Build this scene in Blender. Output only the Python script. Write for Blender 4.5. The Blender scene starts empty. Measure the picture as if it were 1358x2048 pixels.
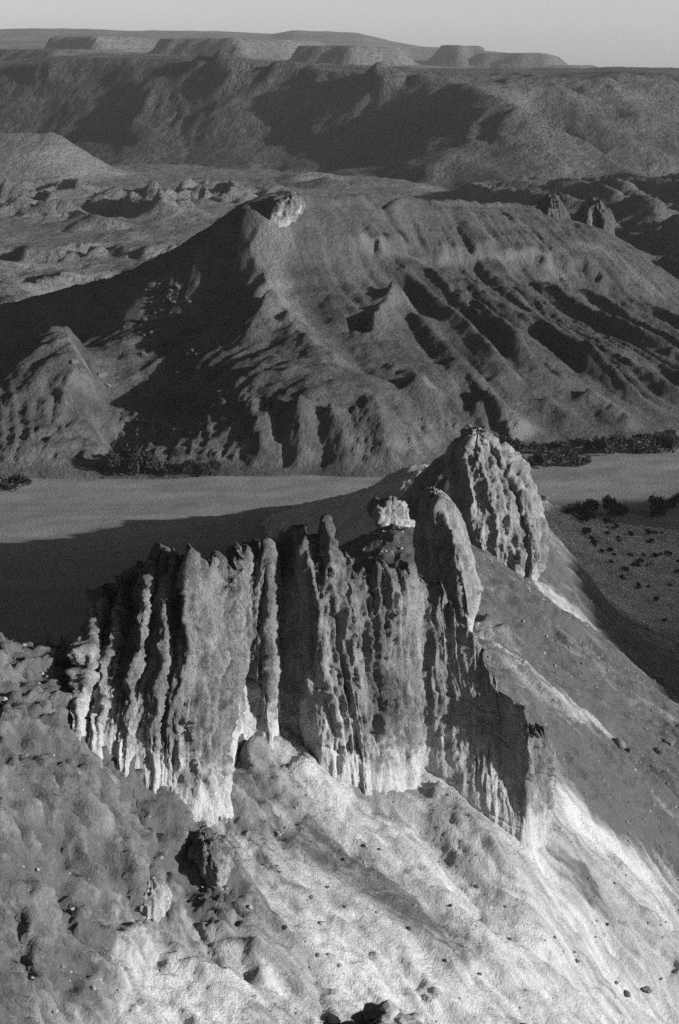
import bpy, math, random
import numpy as np
from mathutils import Vector

# ------------------------------------------------------------------ camera, sky, sun, exposure
SC = bpy.context.scene
COL = SC.collection
W0, H0, FPX = 1358.0, 2048.0, 3700.0          # photograph size and focal length in its pixels
CAMZ = 130.0
PITCH = math.atan((1024.0 - 130.0) / FPX)     # horizon falls on row 130
cam_d = bpy.data.cameras.new('camera')
cam_d.sensor_fit = 'VERTICAL'
cam_d.sensor_height = 36.0
cam_d.lens = 36.0 * FPX / H0
cam_d.clip_start = 0.5
cam_d.clip_end = 60000.0
cam = bpy.data.objects.new('camera', cam_d)
COL.objects.link(cam)
cam.location = (0, 0, CAMZ)
cam.rotation_euler = (math.radians(90) - PITCH, 0, 0)
SC.camera = cam
cam_d.dof.use_dof = True
cam_d.dof.focus_distance = 240.0
cam_d.dof.aperture_fstop = 2.0

SUN_AZ = math.radians(67.0)      # angle to the right of straight behind the camera
SUN_EL = math.radians(14.3)
TO_SUN = np.array([math.sin(SUN_AZ) * math.cos(SUN_EL), -math.cos(SUN_AZ) * math.cos(SUN_EL), math.sin(SUN_EL)])
sun_d = bpy.data.lights.new('sun', 'SUN')
sun_d.energy = 5.0
sun_d.angle = math.radians(0.53)
sun_d.color = (1.0, 1.0, 1.0)
sun = bpy.data.objects.new('sun', sun_d)
COL.objects.link(sun)
sun.rotation_euler = Vector(TO_SUN).to_track_quat('Z', 'Y').to_euler()

world = bpy.data.worlds.new('World')
SC.world = world
world.use_nodes = True
nt = world.node_tree
nt.nodes.clear()
sky = nt.nodes.new('ShaderNodeTexSky')
sky.sky_type = 'NISHITA'
sky.sun_disc = False
sky.sun_elevation = SUN_EL
sky.sun_rotation = math.atan2(TO_SUN[0], TO_SUN[1])
sky.altitude = 500.0
sky.air_density = 1.0
sky.dust_density = 1.4
sepc = nt.nodes.new('ShaderNodeSeparateColor')     # black-and-white film behind an orange filter
bg = nt.nodes.new('ShaderNodeBackground')
bg.inputs['Strength'].default_value = 0.10
wo = nt.nodes.new('ShaderNodeOutputWorld')
nt.links.new(sky.outputs[0], sepc.inputs[0])
mr_ = nt.nodes.new('ShaderNodeMath'); mr_.operation = 'MULTIPLY'; mr_.inputs[1].default_value = 1.55
mb_ = nt.nodes.new('ShaderNodeMath'); mb_.operation = 'MULTIPLY'; mb_.inputs[1].default_value = 0.55
ms_ = nt.nodes.new('ShaderNodeMath'); ms_.operation = 'SUBTRACT'
mx_ = nt.nodes.new('ShaderNodeMath'); mx_.operation = 'MAXIMUM'; mx_.inputs[1].default_value = 0.0
nt.links.new(sepc.outputs[0], mr_.inputs[0]); nt.links.new(sepc.outputs[2], mb_.inputs[0])
nt.links.new(mr_.outputs[0], ms_.inputs[0]); nt.links.new(mb_.outputs[0], ms_.inputs[1])
nt.links.new(ms_.outputs[0], mx_.inputs[0]); nt.links.new(mx_.outputs[0], bg.inputs['Color'])
nt.links.new(bg.outputs[0], wo.inputs['Surface'])
SC.view_settings.view_transform = 'Standard'
SC.view_settings.look = 'None'
SC.view_settings.gamma = 1.0
SC.view_settings.exposure = 0.4
SC.view_settings.use_curve_mapping = False
SC.render.engine = 'CYCLES'
SC.cycles.use_denoising = False                # the film grain of the original is noise too
SC.cycles.max_bounces = 4
SC.cycles.diffuse_bounces = 2
SC.cycles.volume_bounces = 0

# ------------------------------------------------------------------ numeric helpers
RNG = np.random.RandomState(7)
PERM = RNG.permutation(256).astype(np.int32)
PERM = np.concatenate([PERM, PERM, PERM])
G3 = np.array([(1,1,0),(-1,1,0),(1,-1,0),(-1,-1,0),(1,0,1),(-1,0,1),(1,0,-1),(-1,0,-1),
               (0,1,1),(0,-1,1),(0,1,-1),(0,-1,-1),(1,1,0),(-1,1,0),(0,-1,1),(0,-1,-1)], dtype=np.float32)
A2 = np.linspace(0, 2 * np.pi, 16, endpoint=False)
G2 = np.stack([np.cos(A2), np.sin(A2)], 1).astype(np.float32) * 1.3


def n2(x, y):
    x = np.asarray(x, np.float32); y = np.asarray(y, np.float32)
    xi = np.floor(x); yi = np.floor(y)
    xf = x - xi; yf = y - yi
    xi = xi.astype(np.int32) & 255; yi = yi.astype(np.int32) & 255
    u = xf * xf * xf * (xf * (xf * 6 - 15) + 10); v = yf * yf * yf * (yf * (yf * 6 - 15) + 10)
    def g(ix, iy, fx, fy):
        h = PERM[PERM[ix] + iy] & 15
        return G2[h, 0] * fx + G2[h, 1] * fy
    a = g(xi, yi, xf, yf); b = g(xi + 1, yi, xf - 1, yf)
    c = g(xi, yi + 1, xf, yf - 1); d = g(xi + 1, yi + 1, xf - 1, yf - 1)
    ab = a + u * (b - a); cd = c + u * (d - c)
    return ab + v * (cd - ab)


def n3(x, y, z):
    x = np.asarray(x, np.float32); y = np.asarray(y, np.float32); z = np.asarray(z, np.float32)
    xi = np.floor(x); yi = np.floor(y); zi = np.floor(z)
    xf = x - xi; yf = y - yi; zf = z - zi
    xi = xi.astype(np.int32) & 255; yi = yi.astype(np.int32) & 255; zi = zi.astype(np.int32) & 255
    u = xf * xf * (3 - 2 * xf); v = yf * yf * (3 - 2 * yf); w = zf * zf * (3 - 2 * zf)
    def g(ix, iy, iz, fx, fy, fz):
        h = PERM[PERM[PERM[ix] + iy] + iz] & 15
        gg = G3[h]
        return gg[..., 0] * fx + gg[..., 1] * fy + gg[..., 2] * fz
    r = []
    for dz in (0, 1):
        a = g(xi, yi, zi + dz, xf, yf, zf - dz); b = g(xi + 1, yi, zi + dz, xf - 1, yf, zf - dz)
        c = g(xi, yi + 1, zi + dz, xf, yf - 1, zf - dz); d = g(xi + 1, yi + 1, zi + dz, xf - 1, yf - 1, zf - dz)
        ab = a + u * (b - a); cd = c + u * (d - c)
        r.append(ab + v * (cd - ab))
    return r[0] + w * (r[1] - r[0])


def fbm2(x, y, o=4, gain=0.5):
    s = 0; a = 1.0; f = 1.0
    for k in range(o):
        s = s + a * n2(x * f + 17.3 * k, y * f - 9.1 * k); a *= gain; f *= 2.03
    return s


def fbm3(x, y, z, o=3, gain=0.5):
    s = 0; a = 1.0; f = 1.0
    for k in range(o):
        s = s + a * n3(x * f + 13.7 * k, y * f - 5.3 * k, z * f + 3.1 * k); a *= gain; f *= 2.03
    return s


def ridged3(x, y, z, o=4, gain=0.6):
    s = 0; a = 1.0; f = 1.0; t = 0
    for k in range(o):
        s = s + a * (1.0 - np.minimum(1.0, 2.1 * np.abs(n3(x * f + 7.1 * k, y * f - 3.3 * k, z * f + 1.9 * k)))); t += a; a *= gain; f *= 2.07
    return s / t


def facets(x, y, z, seed):
    """angular broken faces: each irregular cell has its own offset and tilt"""
    x = np.asarray(x, np.float32); y = np.asarray(y, np.float32); z = np.asarray(z, np.float32)
    xi = np.floor(x).astype(np.int32); yi = np.floor(y).astype(np.int32); zi = np.floor(z).astype(np.int32)
    num = np.zeros(x.shape, np.float32); den = np.full(x.shape, 1e-9, np.float32)
    rc = [(PERM[:512] * (0.6180339 + 0.1 * q) % 1.0).astype(np.float32) for q in range(7)]
    for dx in (-1, 0, 1):
        for dy in (-1, 0, 1):
            for dz in (-1, 0, 1):
                h = PERM[PERM[PERM[(xi + dx + seed) & 255] + ((yi + dy) & 255)] + ((zi + dz) & 255)]
                ex = x - xi - dx - rc[0][h]; ey = y - yi - dy - rc[1][h]; ez = z - zi - dz - rc[2][h]
                w = np.exp(-60.0 * (ex * ex + ey * ey + ez * ez))
                v = rc[3][h] - 0.5 + ((rc[4][h] - 0.5) * ex + (rc[5][h] - 0.5) * ey) * 1.1 + (rc[6][h] - 0.35) * ez * 0.8
                num += w * v; den += w
    return num / den


def ridged2(x, y, o=3, gain=0.5, sharp=1.0):
    s = 0; a = 1.0; f = 1.0; t = 0
    for k in range(o):
        n = 1.0 - np.minimum(1.0, np.abs(n2(x * f + 31.7 * k, y * f + 11.9 * k)) * 1.9)
        s = s + a * n ** sharp; t += a; a *= gain; f *= 2.1
    return s / t


def sstep(a, b, x):
    t = np.clip((x - a) / (b - a), 0, 1)
    return t * t * (3 - 2 * t)


def smax(a, b, k):
    h = np.clip(0.5 + 0.5 * (a - b) / k, 0, 1)
    return b + (a - b) * h + k * h * (1 - h)


CP, SP = math.cos(PITCH), math.sin(PITCH)


def ray(px, py):
    """direction of a photograph pixel, scaled so that its y component is 1"""
    px = np.asarray(px, float); py = np.asarray(py, float)
    a = (px - W0 / 2) / FPX; b = -(py - H0 / 2) / FPX
    dy = CP + b * SP; dz = -SP + b * CP
    return a / dy, dz / dy


def at(px, py, Y):
    rx, rz = ray(px, py)
    return np.stack([rx * Y, np.asarray(Y, float) + 0 * rx, CAMZ + rz * Y], -1)


class TPS:
    def __init__(self, pts, lam=0.0):
        p = np.asarray(pts, float)
        self.s = 100.0
        self.P = p[:, :2] / self.s
        n = len(p)
        K = self.U(((self.P[:, None] - self.P[None]) ** 2).sum(-1)) + lam * np.eye(n)
        Q = np.concatenate([np.ones((n, 1)), self.P], 1)
        A = np.zeros((n + 3, n + 3)); A[:n, :n] = K; A[:n, n:] = Q; A[n:, :n] = Q.T
        b = np.zeros(n + 3); b[:n] = p[:, 2]
        c = np.linalg.solve(A, b)
        self.w = c[:n].astype(np.float32); self.a = c[n:]
        self.P32 = self.P.astype(np.float32)

    @staticmethod
    def U(r2):
        return 0.5 * r2 * np.log(np.maximum(r2, 1e-12))

    def __call__(self, X, Y):
        sh = np.shape(X)
        x = (np.ravel(X) / self.s).astype(np.float32); y = (np.ravel(Y) / self.s).astype(np.float32)
        z = self.a[0] + self.a[1] * x + self.a[2] * y
        for i in range(len(self.w)):
            r2 = (x - self.P32[i, 0]) ** 2 + (y - self.P32[i, 1]) ** 2 + np.float32(1e-12)
            z = z + self.w[i] * np.float32(0.5) * r2 * np.log(r2)
        return z.reshape(sh).astype(float)


def hit(fn, px, py, y0, y1, n=500):
    """where the ray of a photograph pixel meets the height field fn"""
    px = np.atleast_1d(np.asarray(px, float)); py = np.atleast_1d(np.asarray(py, float))
    rx, rz = ray(px, py)
    ys = np.linspace(y0, y1, n)
    Yg = np.repeat(ys[None], len(px), 0)
    d = CAMZ + rz[:, None] * Yg - fn(rx[:, None] * Yg, Yg)
    below = d < 0
    k = np.where(below.any(1), below.argmax(1), n - 1)
    k = np.maximum(k, 1)
    i = np.arange(len(px))
    d0 = d[i, k - 1]; d1 = d[i, k]
    t = np.clip(d0 / np.where(np.abs(d0 - d1) < 1e-9, 1, d0 - d1), 0, 1)
    Y = ys[k - 1] + t * (ys[k] - ys[k - 1])
    return np.stack([rx * Y, Y, CAMZ + rz * Y], -1)


def polydist(X, Y, pl):
    """distance to a polyline, and position along it (0..1)"""
    best = np.full(X.shape, 1e9); tt = np.zeros(X.shape)
    pl = np.asarray(pl, float)
    L = np.r_[0, np.cumsum(np.hypot(np.diff(pl[:, 0]), np.diff(pl[:, 1])))]
    for i in range(len(pl) - 1):
        ax, ay = pl[i, :2]; bx, by = pl[i + 1, :2]
        dx, dy = bx - ax, by - ay
        l2 = dx * dx + dy * dy + 1e-9
        t = np.clip(((X - ax) * dx + (Y - ay) * dy) / l2, 0, 1)
        d = np.hypot(X - ax - t * dx, Y - ay - t * dy)
        m = d < best
        best = np.where(m, d, best)
        tt = np.where(m, (L[i] + t * (L[i + 1] - L[i])) / L[-1], tt)
    return best, tt


def add_line(Z, X, Y, pl, h, w, p=1.2, ends=0.12, wobble=0.22):
    """raise (h>0) or cut (h<0) a crest or gully of half-width w along a plan polyline"""
    pl = np.asarray(pl, float)
    x0, x1 = pl[:, 0].min() - w, pl[:, 0].max() + w
    y0, y1 = pl[:, 1].min() - w, pl[:, 1].max() + w
    m = (X > x0) & (X < x1) & (Y > y0) & (Y < y1)
    if not m.any():
        return Z
    xs, ys = X[m], Y[m]
    wob = n2(xs / (w * 0.9), ys / (w * 0.9)) * w * wobble
    d, t = polydist(xs + wob, ys - wob, pl)
    e = sstep(0, ends, t) * sstep(0, ends, 1 - t)
    Z = Z.copy()
    Z[m] += h * e * np.clip(1 - d / w, 0, 1) ** p
    return Z


def blur(A, s, axis):
    if s <= 0: return A
    k = np.exp(-0.5 * (np.arange(-3 * s, 3 * s + 1) / s) ** 2); k /= k.sum()
    pad = [(0, 0)] * A.ndim; pad[axis] = (3 * s, 3 * s)
    B = np.pad(A, pad, mode='edge')
    out = np.zeros_like(A)
    n = A.shape[axis]
    for i, w in enumerate(k):
        sl = [slice(None)] * A.ndim; sl[axis] = slice(i, i + n)
        out += w * B[tuple(sl)]
    return out


def grid_normals(P):
    du = np.gradient(P, axis=1); dv = np.gradient(P, axis=0)
    n = np.cross(du, dv)
    return n / (np.linalg.norm(n, axis=-1, keepdims=True) + 1e-9)


# ------------------------------------------------------------------ scene helpers
def tag(o, label=None, cat=None, group=None, kind=None):
    if label: o['label'] = label
    if cat: o['category'] = cat
    if group: o['group'] = group
    if kind: o['kind'] = kind
    return o


def mesh_obj(name, V, F, mat, parent=None, smooth=True, attrs=None):
    me = bpy.data.meshes.new(name)
    V = np.ascontiguousarray(V, np.float32).reshape(-1, 3)
    F = np.ascontiguousarray(F, np.int32)
    nf, k = F.shape
    me.vertices.add(len(V)); me.vertices.foreach_set('co', V.ravel())
    me.loops.add(nf * k); me.loops.foreach_set('vertex_index', F.ravel())
    me.polygons.add(nf)
    me.polygons.foreach_set('loop_start', np.arange(0, nf * k, k, dtype=np.int32))
    me.polygons.foreach_set('use_smooth', np.full(nf, smooth))
    for an, av in (attrs or {}).items():
        a = me.attributes.new(an, 'FLOAT', 'POINT')
        a.data.foreach_set('value', np.ascontiguousarray(av, np.float32).ravel())
    me.update(calc_edges=True)
    if mat: me.materials.append(mat)
    o = bpy.data.objects.new(name, me)
    COL.objects.link(o)
    if parent: o.parent = parent
    return o


def grid_faces(nr, nc, wrap=False):
    i = np.arange(nr - 1)[:, None]; j = np.arange(nc - (0 if wrap else 1))[None]
    a = i * nc + j; b = i * nc + (j + 1) % nc
    return np.stack([a, b, b + nc, a + nc], -1).reshape(-1, 4)


def grid_obj(name, X, Y, Z, mat, attrs=None, parent=None):
    return mesh_obj(name, np.stack([X, Y, Z], -1), grid_faces(*X.shape), mat, parent, True, attrs)


# ------------------------------------------------------------------ materials (grey: the film is black and white)
def ramp(nd, stops):
    r = nd.color_ramp
    while len(r.elements) > 1: r.elements.remove(r.elements[-1])
    r.elements[0].position = stops[0][0]; r.elements[0].color = (stops[0][1],) * 3 + (1,)
    for p, v in stops[1:]:
        e = r.elements.new(p); e.color = (v, v, v, 1)


def ground_mat(name, pale, dark, scale, bump=0.4, grain=6.0, attr=True, spread=0.25, strata=0.0, aniso=None, mott=1.0, ridge=0.0, rscale=None, sweight=0.6):
    """pale and dark earth mixed by the mesh's own 'dark' attribute and several noises; fine relief as bump"""
    m = bpy.data.materials.new(name); m.use_nodes = True
    t = m.node_tree; N = t.nodes; Lk = t.links
    N.clear()
    out = N.new('ShaderNodeOutputMaterial'); bs = N.new('ShaderNodeBsdfPrincipled')
    bs.inputs['Roughness'].default_value = 0.95
    bs.inputs['Specular IOR Level'].default_value = 0.12
    Lk.new(bs.outputs[0], out.inputs['Surface'])
    tc = N.new('ShaderNodeTexCoord')
    vec = tc.outputs['Object']
    if aniso:
        mp = N.new('ShaderNodeMapping'); mp.inputs['Rotation'].default_value = (0, 0, aniso[0])
        mp.inputs['Scale'].default_value = aniso[1]
        Lk.new(vec, mp.inputs['Vector']); avec = mp.outputs[0]
    else:
        avec = vec
    def noise(v, s, d=6, r=0.6):
        n = N.new('ShaderNodeTexNoise'); n.inputs['Scale'].default_value = s
        n.inputs['Detail'].default_value = d; n.inputs['Roughness'].default_value = r
        Lk.new(v, n.inputs['Vector']); return n.outputs[0]
    def math_(op, a, b, c=None):
        n = N.new('ShaderNodeMath'); n.operation = op
        for i, q in enumerate((a, b, c)):
            if q is None: continue
            if isinstance(q, (int, float)): n.inputs[i].default_value = q
            else: Lk.new(q, n.inputs[i])
        return n.outputs[0]
    n1 = noise(avec, scale, 8, 0.65)
    nf = noise(vec, scale * grain, 5, 0.7)
    v = math_('MULTIPLY_ADD', n1, 1.2 * mott, -0.6 * mott)
    v = math_('ADD', v, math_('MULTIPLY_ADD', nf, 0.9 * mott, -0.45 * mott))
    if attr:
        a = N.new('ShaderNodeAttribute'); a.attribute_name = 'dark'
        v = math_('ADD', v, a.outputs['Fac'])
    else:
        v = math_('ADD', v, 0.4)
    if strata:
        sx = N.new('ShaderNodeSeparateXYZ'); Lk.new(vec, sx.inputs[0])
        wv = N.new('ShaderNodeTexNoise'); wv.noise_dimensions = '1D'
        wz = math_('ADD', math_('MULTIPLY', sx.outputs[2], strata), math_('MULTIPLY', n1, 0.8))
        wv.inputs['Detail'].default_value = 2
        wv.inputs['Scale'].default_value = 1.0
        Lk.new(wz, wv.inputs['W'])
        v = math_('ADD', v, math_('MULTIPLY_ADD', wv.outputs[0], sweight, -0.5 * sweight))
    mr = N.new('ShaderNodeMapRange'); mr.inputs['From Min'].default_value = -spread; mr.inputs['From Max'].default_value = 1 + spread
    mr.inputs['To Min'].default_value = pale; mr.inputs['To Max'].default_value = dark
    Lk.new(v, mr.inputs['Value'])
    cc = N.new('ShaderNodeCombineColor')
    for i in range(3): Lk.new(mr.outputs[0], cc.inputs[i])
    Lk.new(cc.outputs[0], bs.inputs['Base Color'])
    h = math_('ADD', math_('MULTIPLY', n1, 0.6), math_('MULTIPLY', nf, 0.5))
    if ridge:
        for rs_, rw_, vv_ in ((rscale, 1.0, avec), (rscale * 2.7, 0.6, vec), (rscale * 7.0, 0.3, vec)):
            rn = N.new('ShaderNodeTexNoise'); rn.noise_type = 'RIDGED_MULTIFRACTAL'
            rn.inputs['Scale'].default_value = rs_; rn.inputs['Detail'].default_value = 6; rn.inputs['Roughness'].default_value = 0.6
            Lk.new(vv_, rn.inputs['Vector'])
            h = math_('ADD', h, math_('MULTIPLY', rn.outputs[0], ridge * rw_))
    bp = N.new('ShaderNodeBump'); bp.inputs['Strength'].default_value = bump
    bp.inputs['Distance'].default_value = 1.0 / scale * 0.5
    Lk.new(h, bp.inputs['Height']); Lk.new(bp.outputs[0], bs.inputs['Normal'])
    return m


def plain_mat(name, v, spread=0.3, scale=3.0):
    m = bpy.data.materials.new(name); m.use_nodes = True
    t = m.node_tree; N = t.nodes; bs = N['Principled BSDF']
    bs.inputs['Roughness'].default_value = 0.9; bs.inputs['Specular IOR Level'].default_value = 0.1
    n = N.new('ShaderNodeTexNoise'); n.inputs['Scale'].default_value = scale; n.inputs['Detail'].default_value = 4
    r = N.new('ShaderNodeValToRGB'); ramp(r, [(0.3, v * (1 - spread)), (0.7, v * (1 + spread))])
    t.links.new(n.outputs[0], r.inputs[0]); t.links.new(r.outputs[0], bs.inputs['Base Color'])
    return m


FALL = math.atan2(-0.42, 0.9)
M_TALUS = ground_mat('chalk_talus', 0.62, 0.12, 0.35, bump=0.7, grain=9.0, aniso=(-FALL, (0.3, 1.8, 0.8)), mott=0.6, spread=0.05, ridge=0.36, rscale=0.22)
M_ROCK = ground_mat('crusted_chalk_rock', 0.56, 0.085, 0.7, bump=1.0, grain=6.0, spread=0.12, aniso=(0, (1, 1, 0.3)), ridge=0.25, rscale=0.5)
M_WASH = ground_mat('wash_gravel', 0.31, 0.17, 0.05, bump=0.25, grain=22.0)
M_MESA = ground_mat('mesa_scree', 0.215, 0.036, 0.09, bump=0.8, grain=8.0, strata=0.3, sweight=0.35, ridge=0.3, rscale=0.06)
M_BAD = ground_mat('badlands_earth', 0.26, 0.07, 0.02, bump=0.8, grain=9.0, ridge=0.3, rscale=0.03)
M_FAR = ground_mat('far_desert_slope', 0.22, 0.05, 0.008, bump=0.8, grain=9.0, strata=0.06, ridge=0.3, rscale=0.012)
M_BUSH = plain_mat('tamarisk_leaf', 0.035, 0.4, 0.6)
M_STEM = plain_mat('bush_wood', 0.06)
M_STONE = plain_mat('loose_stone', 0.27, 0.45, 0.9)
M_BOULDER = ground_mat('boulder_rock', 0.22, 0.07, 0.6, bump=0.6, grain=6.0, attr=False)

# ------------------------------------------------------------------ near hillside: a ridge running away from the camera
def talus_plane(X, Y):
    return 58.0 - 0.54 * (X + 6.0) + 0.25 * (Y - 195.0)


hp = []
for px, py in [(430, 1650), (430, 1900), (560, 1490), (700, 1600),
               (700, 1850), (700, 2045), (830, 1575), (1050, 1720), (1050, 1950), (400, 2048), (900, 1800)]:
    q = hit(talus_plane, px, py, 90, 300)[0]; hp.append(tuple(q))
for px, py, Y in [(0, 1320, 173), (60, 1314, 176), (100, 1330, 178), (135, 1352, 180), (-150, 1310, 168), (-150, 1700, 142), (0, 1480, 160), (60, 1700, 149), (250, 1640, 164), (250, 1850, 155), (100, 2000, 142), (130, 1560, 160), (150, 1480, 167), (-150, 1500, 154),
                  (935, 1265, 262), (1000, 1300, 252), (1040, 1165, 335), (1100, 1370, 250), (1240, 1490, 255), (1358, 1560, 252),
                  (1110, 1590, 213), (1300, 1750, 220), (1358, 1900, 202), (1300, 2040, 190), (1450, 1650, 250), (1450, 1950, 215),
                  (1358, 1400, 325), (1200, 1280, 335), (1150, 1180, 358), (1358, 1345, 372), (1250, 1230, 405), (1090, 1115, 445),
                  (1200, 1100, 460), (1358, 1200, 432), (1358, 1100, 478), (1150, 1035, 530), (1358, 1035, 535), (1500, 1250, 400),
                  # spur that runs on behind the big pinnacle down to the wash
                  (890, 912, 392), (840, 930, 446), (800, 950, 492), (740, 980, 538), (700, 997, 555),
                  (790, 1060, 330), (740, 1090, 300)]:
    hp.append(tuple(at(px, py, Y)))
hp += [(-40, 225, 54), (-70, 210, 54), (-42, 198, 61), (-32, 200, 60), (-20, 228, 56), (0, 232, 57), (10, 250, 53), (-70, 230, 55), (-40, 262, 34), (-10, 275, 38), (-70, 290, 18), (-35, 320, 14),
       (-100, 300, 12), (-100, 400, -1), (-45, 400, 0), (-14, 360, 12), (-4, 400, 10), (-28, 440, -1), (-80, 480, -2), (-10, 480, 0), (-30, 520, -2),
       (-20, 580, -3), (20, 570, -3), (60, 580, -3), (110, 480, 2), (110, 400, 3), (100, 330, 6), (90, 250, 12), (80, 200, 14), (-90, 560, -3), (120, 560, -2),
       (-90, 200, 56), (-70, 120, 70), (-30, 110, 57), (10, 110, 40), (50, 110, 22), (80, 120, 10)]
HILL = TPS(hp, 0.0004)


def hill_detail(X, Y):
    """base ridge plus talus runnels, traced gullies and rocky ground; returns height and darkness of the earth"""
    Z = HILL(X, Y)
    fx, fy = 0.906, -0.423
    wx = fbm2(X / 14, Y / 14, 3) * 2.2
    c = X * (-fy) + Y * fx + wx              # across the fall line
    s = X * fx + Y * fy                      # down the fall line
    near = sstep(330, 240, Y) * sstep(-60, -20, X + (Y - 190) * 0.3)
    r = ridged2(c / 7.5, s / 46, 3, 0.55, 1.3)
    Z = Z + near * (r - 0.62) * 1.9
    far = 1 - sstep(300, 240, Y)
    r2 = ridged2((X * 0.5 + Y * 0.86 + wx * 2) / 17, (X * 0.86 - Y * 0.5) / 70, 3, 0.5, 1.2)
    Z = Z + far * (r2 - 0.6) * 3.0 * sstep(0, 16, Z)
    # rocky, knobby hill on the left
    rk = sstep(-3, -10, X) * sstep(6, -12, X - (Y - 175) * 0.12 + n2(X / 9, Y / 9) * 7) * sstep(225, 205, Y) * sstep(-3, 5, Z - (51 + 0.02 * X))
    kr = ridged2((c) / 6.0, s / 11.0 + 4.0, 4, 0.6, 1.5)
    Z = Z + rk * ((kr - 0.5) * 1.7 + 0.3)
    # small scale roughness everywhere
    Z = Z + fbm2(X / 2.6, Y / 2.6, 3, 0.6) * 0.34 + (ridged2(c / 2.0, s / 11.0, 3, 0.6, 1.0) - 0.6) * 0.75 * near * (0.4 + 0.6 * sstep(-0.2, 0.3, n2(X / 16, Y / 16)))
    return Z, rk


def trace(pts, fn=HILL, y0=100, y1=570):
    p = np.asarray(pts, float)
    return hit(fn, p[:, 0], p[:, 1], y0, y1)


ys = [100.0]
while ys[-1] < 585: ys.append(ys[-1] + max(0.255, (0.0016 if ys[-1] < 290 else 0.0026) * ys[-1]))
ys = np.array(ys)
xs = np.concatenate([np.linspace(-105, -48, 70, endpoint=False), np.linspace(-48, 66, 400, endpoint=False), np.linspace(66, 130, 110)])
HX, HY = np.meshgrid(xs, ys)
HZ, HRK = hill_detail(HX, HY)
HZ = np.where(HZ < 1.5, HZ - 2.5 * sstep(1.5, -1.0, HZ) - 1.5 * sstep(530, 560, HY), HZ)
# traced spurs and gullies on the bright talus (photograph pixels laid on the slope)
for pts, h, w in [
    ([(560, 1500), (680, 1600), (800, 1720), (930, 1850), (1040, 1990)], 1.3, 5.0),
    ([(840, 1565), (930, 1640), (1010, 1750), (1080, 1850), (1130, 1960)], 1.6, 4.5),
    ([(800, 1590), (880, 1680), (960, 1800), (1000, 1880)], -1.5, 4.0),
    ([(690, 1570), (760, 1660), (850, 1790), (930, 1900)], -1.0, 3.5),
    ([(1080, 1640), (1180, 1780), (1260, 1880), (1320, 1960)], 0.9, 4.0),
    ([(1060, 1700), (1150, 1790), (1180, 1800), (1240, 1930)], -1.2, 3.5),
    ([(480, 1560), (600, 1720), (700, 1830), (860, 1990)], -0.8, 4.0),
    ([(350, 1590), (345, 1700), (335, 1800), (330, 1850)], 1.0, 2.6),
    ([(380, 1660), (375, 1760), (400, 1850), (440, 1950)], -1.6, 3.2),
    ([(500, 1830), (510, 1900), (530, 1960)], 0.7, 1.9),
    ([(470, 1840), (485, 1910), (500, 1970)], -0.8, 1.6),
    ([(610, 1900), (640, 1980), (650, 2040)], -0.9, 1.8),
    ([(930, 1930), (1000, 1990), (1080, 2040)], -0.9, 2.5),
    ([(120, 1640), (100, 1720), (80, 1800)], -2.0, 3.0),
    ([(190, 1560), (170, 1650), (150, 1760)], 1.3, 3.0),
    ([(240, 1640), (260, 1760), (300, 1850)], 1.5, 3.0),
    ([(40, 1860), (120, 1960), (220, 2040)], 1.0, 4.0),
    ([(60, 1900), (30, 1960), (20, 2040)], -0.8, 3.0),
    ([(1190, 1760), (1300, 1870), (1358, 1930)], -1.0, 4.0),
    ([(1100, 1650), (1250, 1690), (1358, 1720)], -0.8, 5.0),
    ([(950, 1230), (1060, 1310), (1180, 1420), (1260, 1480)], 1.2, 6.0),
    ([(960, 1200), (1080, 1280), (1200, 1370), (1358, 1450)], -1.0, 7.0),
    ([(1050, 1180), (1130, 1250), (1250, 1320)], 1.2, 7.0),
]:
    HZ = add_line(HZ, HX, HY, trace(pts), h, w)

# darkness of the earth: pale chalk with streaks of brown gravel coming down the slope
fx, fy = 0.906, -0.423
cc_ = HX * (-fy) + HY * fx + fbm2(HX / 11, HY / 11, 4) * 3.0
ss_ = HX * fx + HY * fy
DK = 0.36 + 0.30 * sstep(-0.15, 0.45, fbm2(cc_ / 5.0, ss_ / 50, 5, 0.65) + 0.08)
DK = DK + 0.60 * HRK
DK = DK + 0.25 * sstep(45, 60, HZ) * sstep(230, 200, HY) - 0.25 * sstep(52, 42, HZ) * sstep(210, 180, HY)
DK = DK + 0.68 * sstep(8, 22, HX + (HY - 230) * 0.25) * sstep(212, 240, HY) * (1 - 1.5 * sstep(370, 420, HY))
DK = DK + 0.42 * (ridged2(cc_ / 1.5, ss_ / 34, 3, 0.65, 1.6) - 0.45) + 0.22 * fbm2(cc_ / 0.7, ss_ / 5, 2, 0.6)
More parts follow.
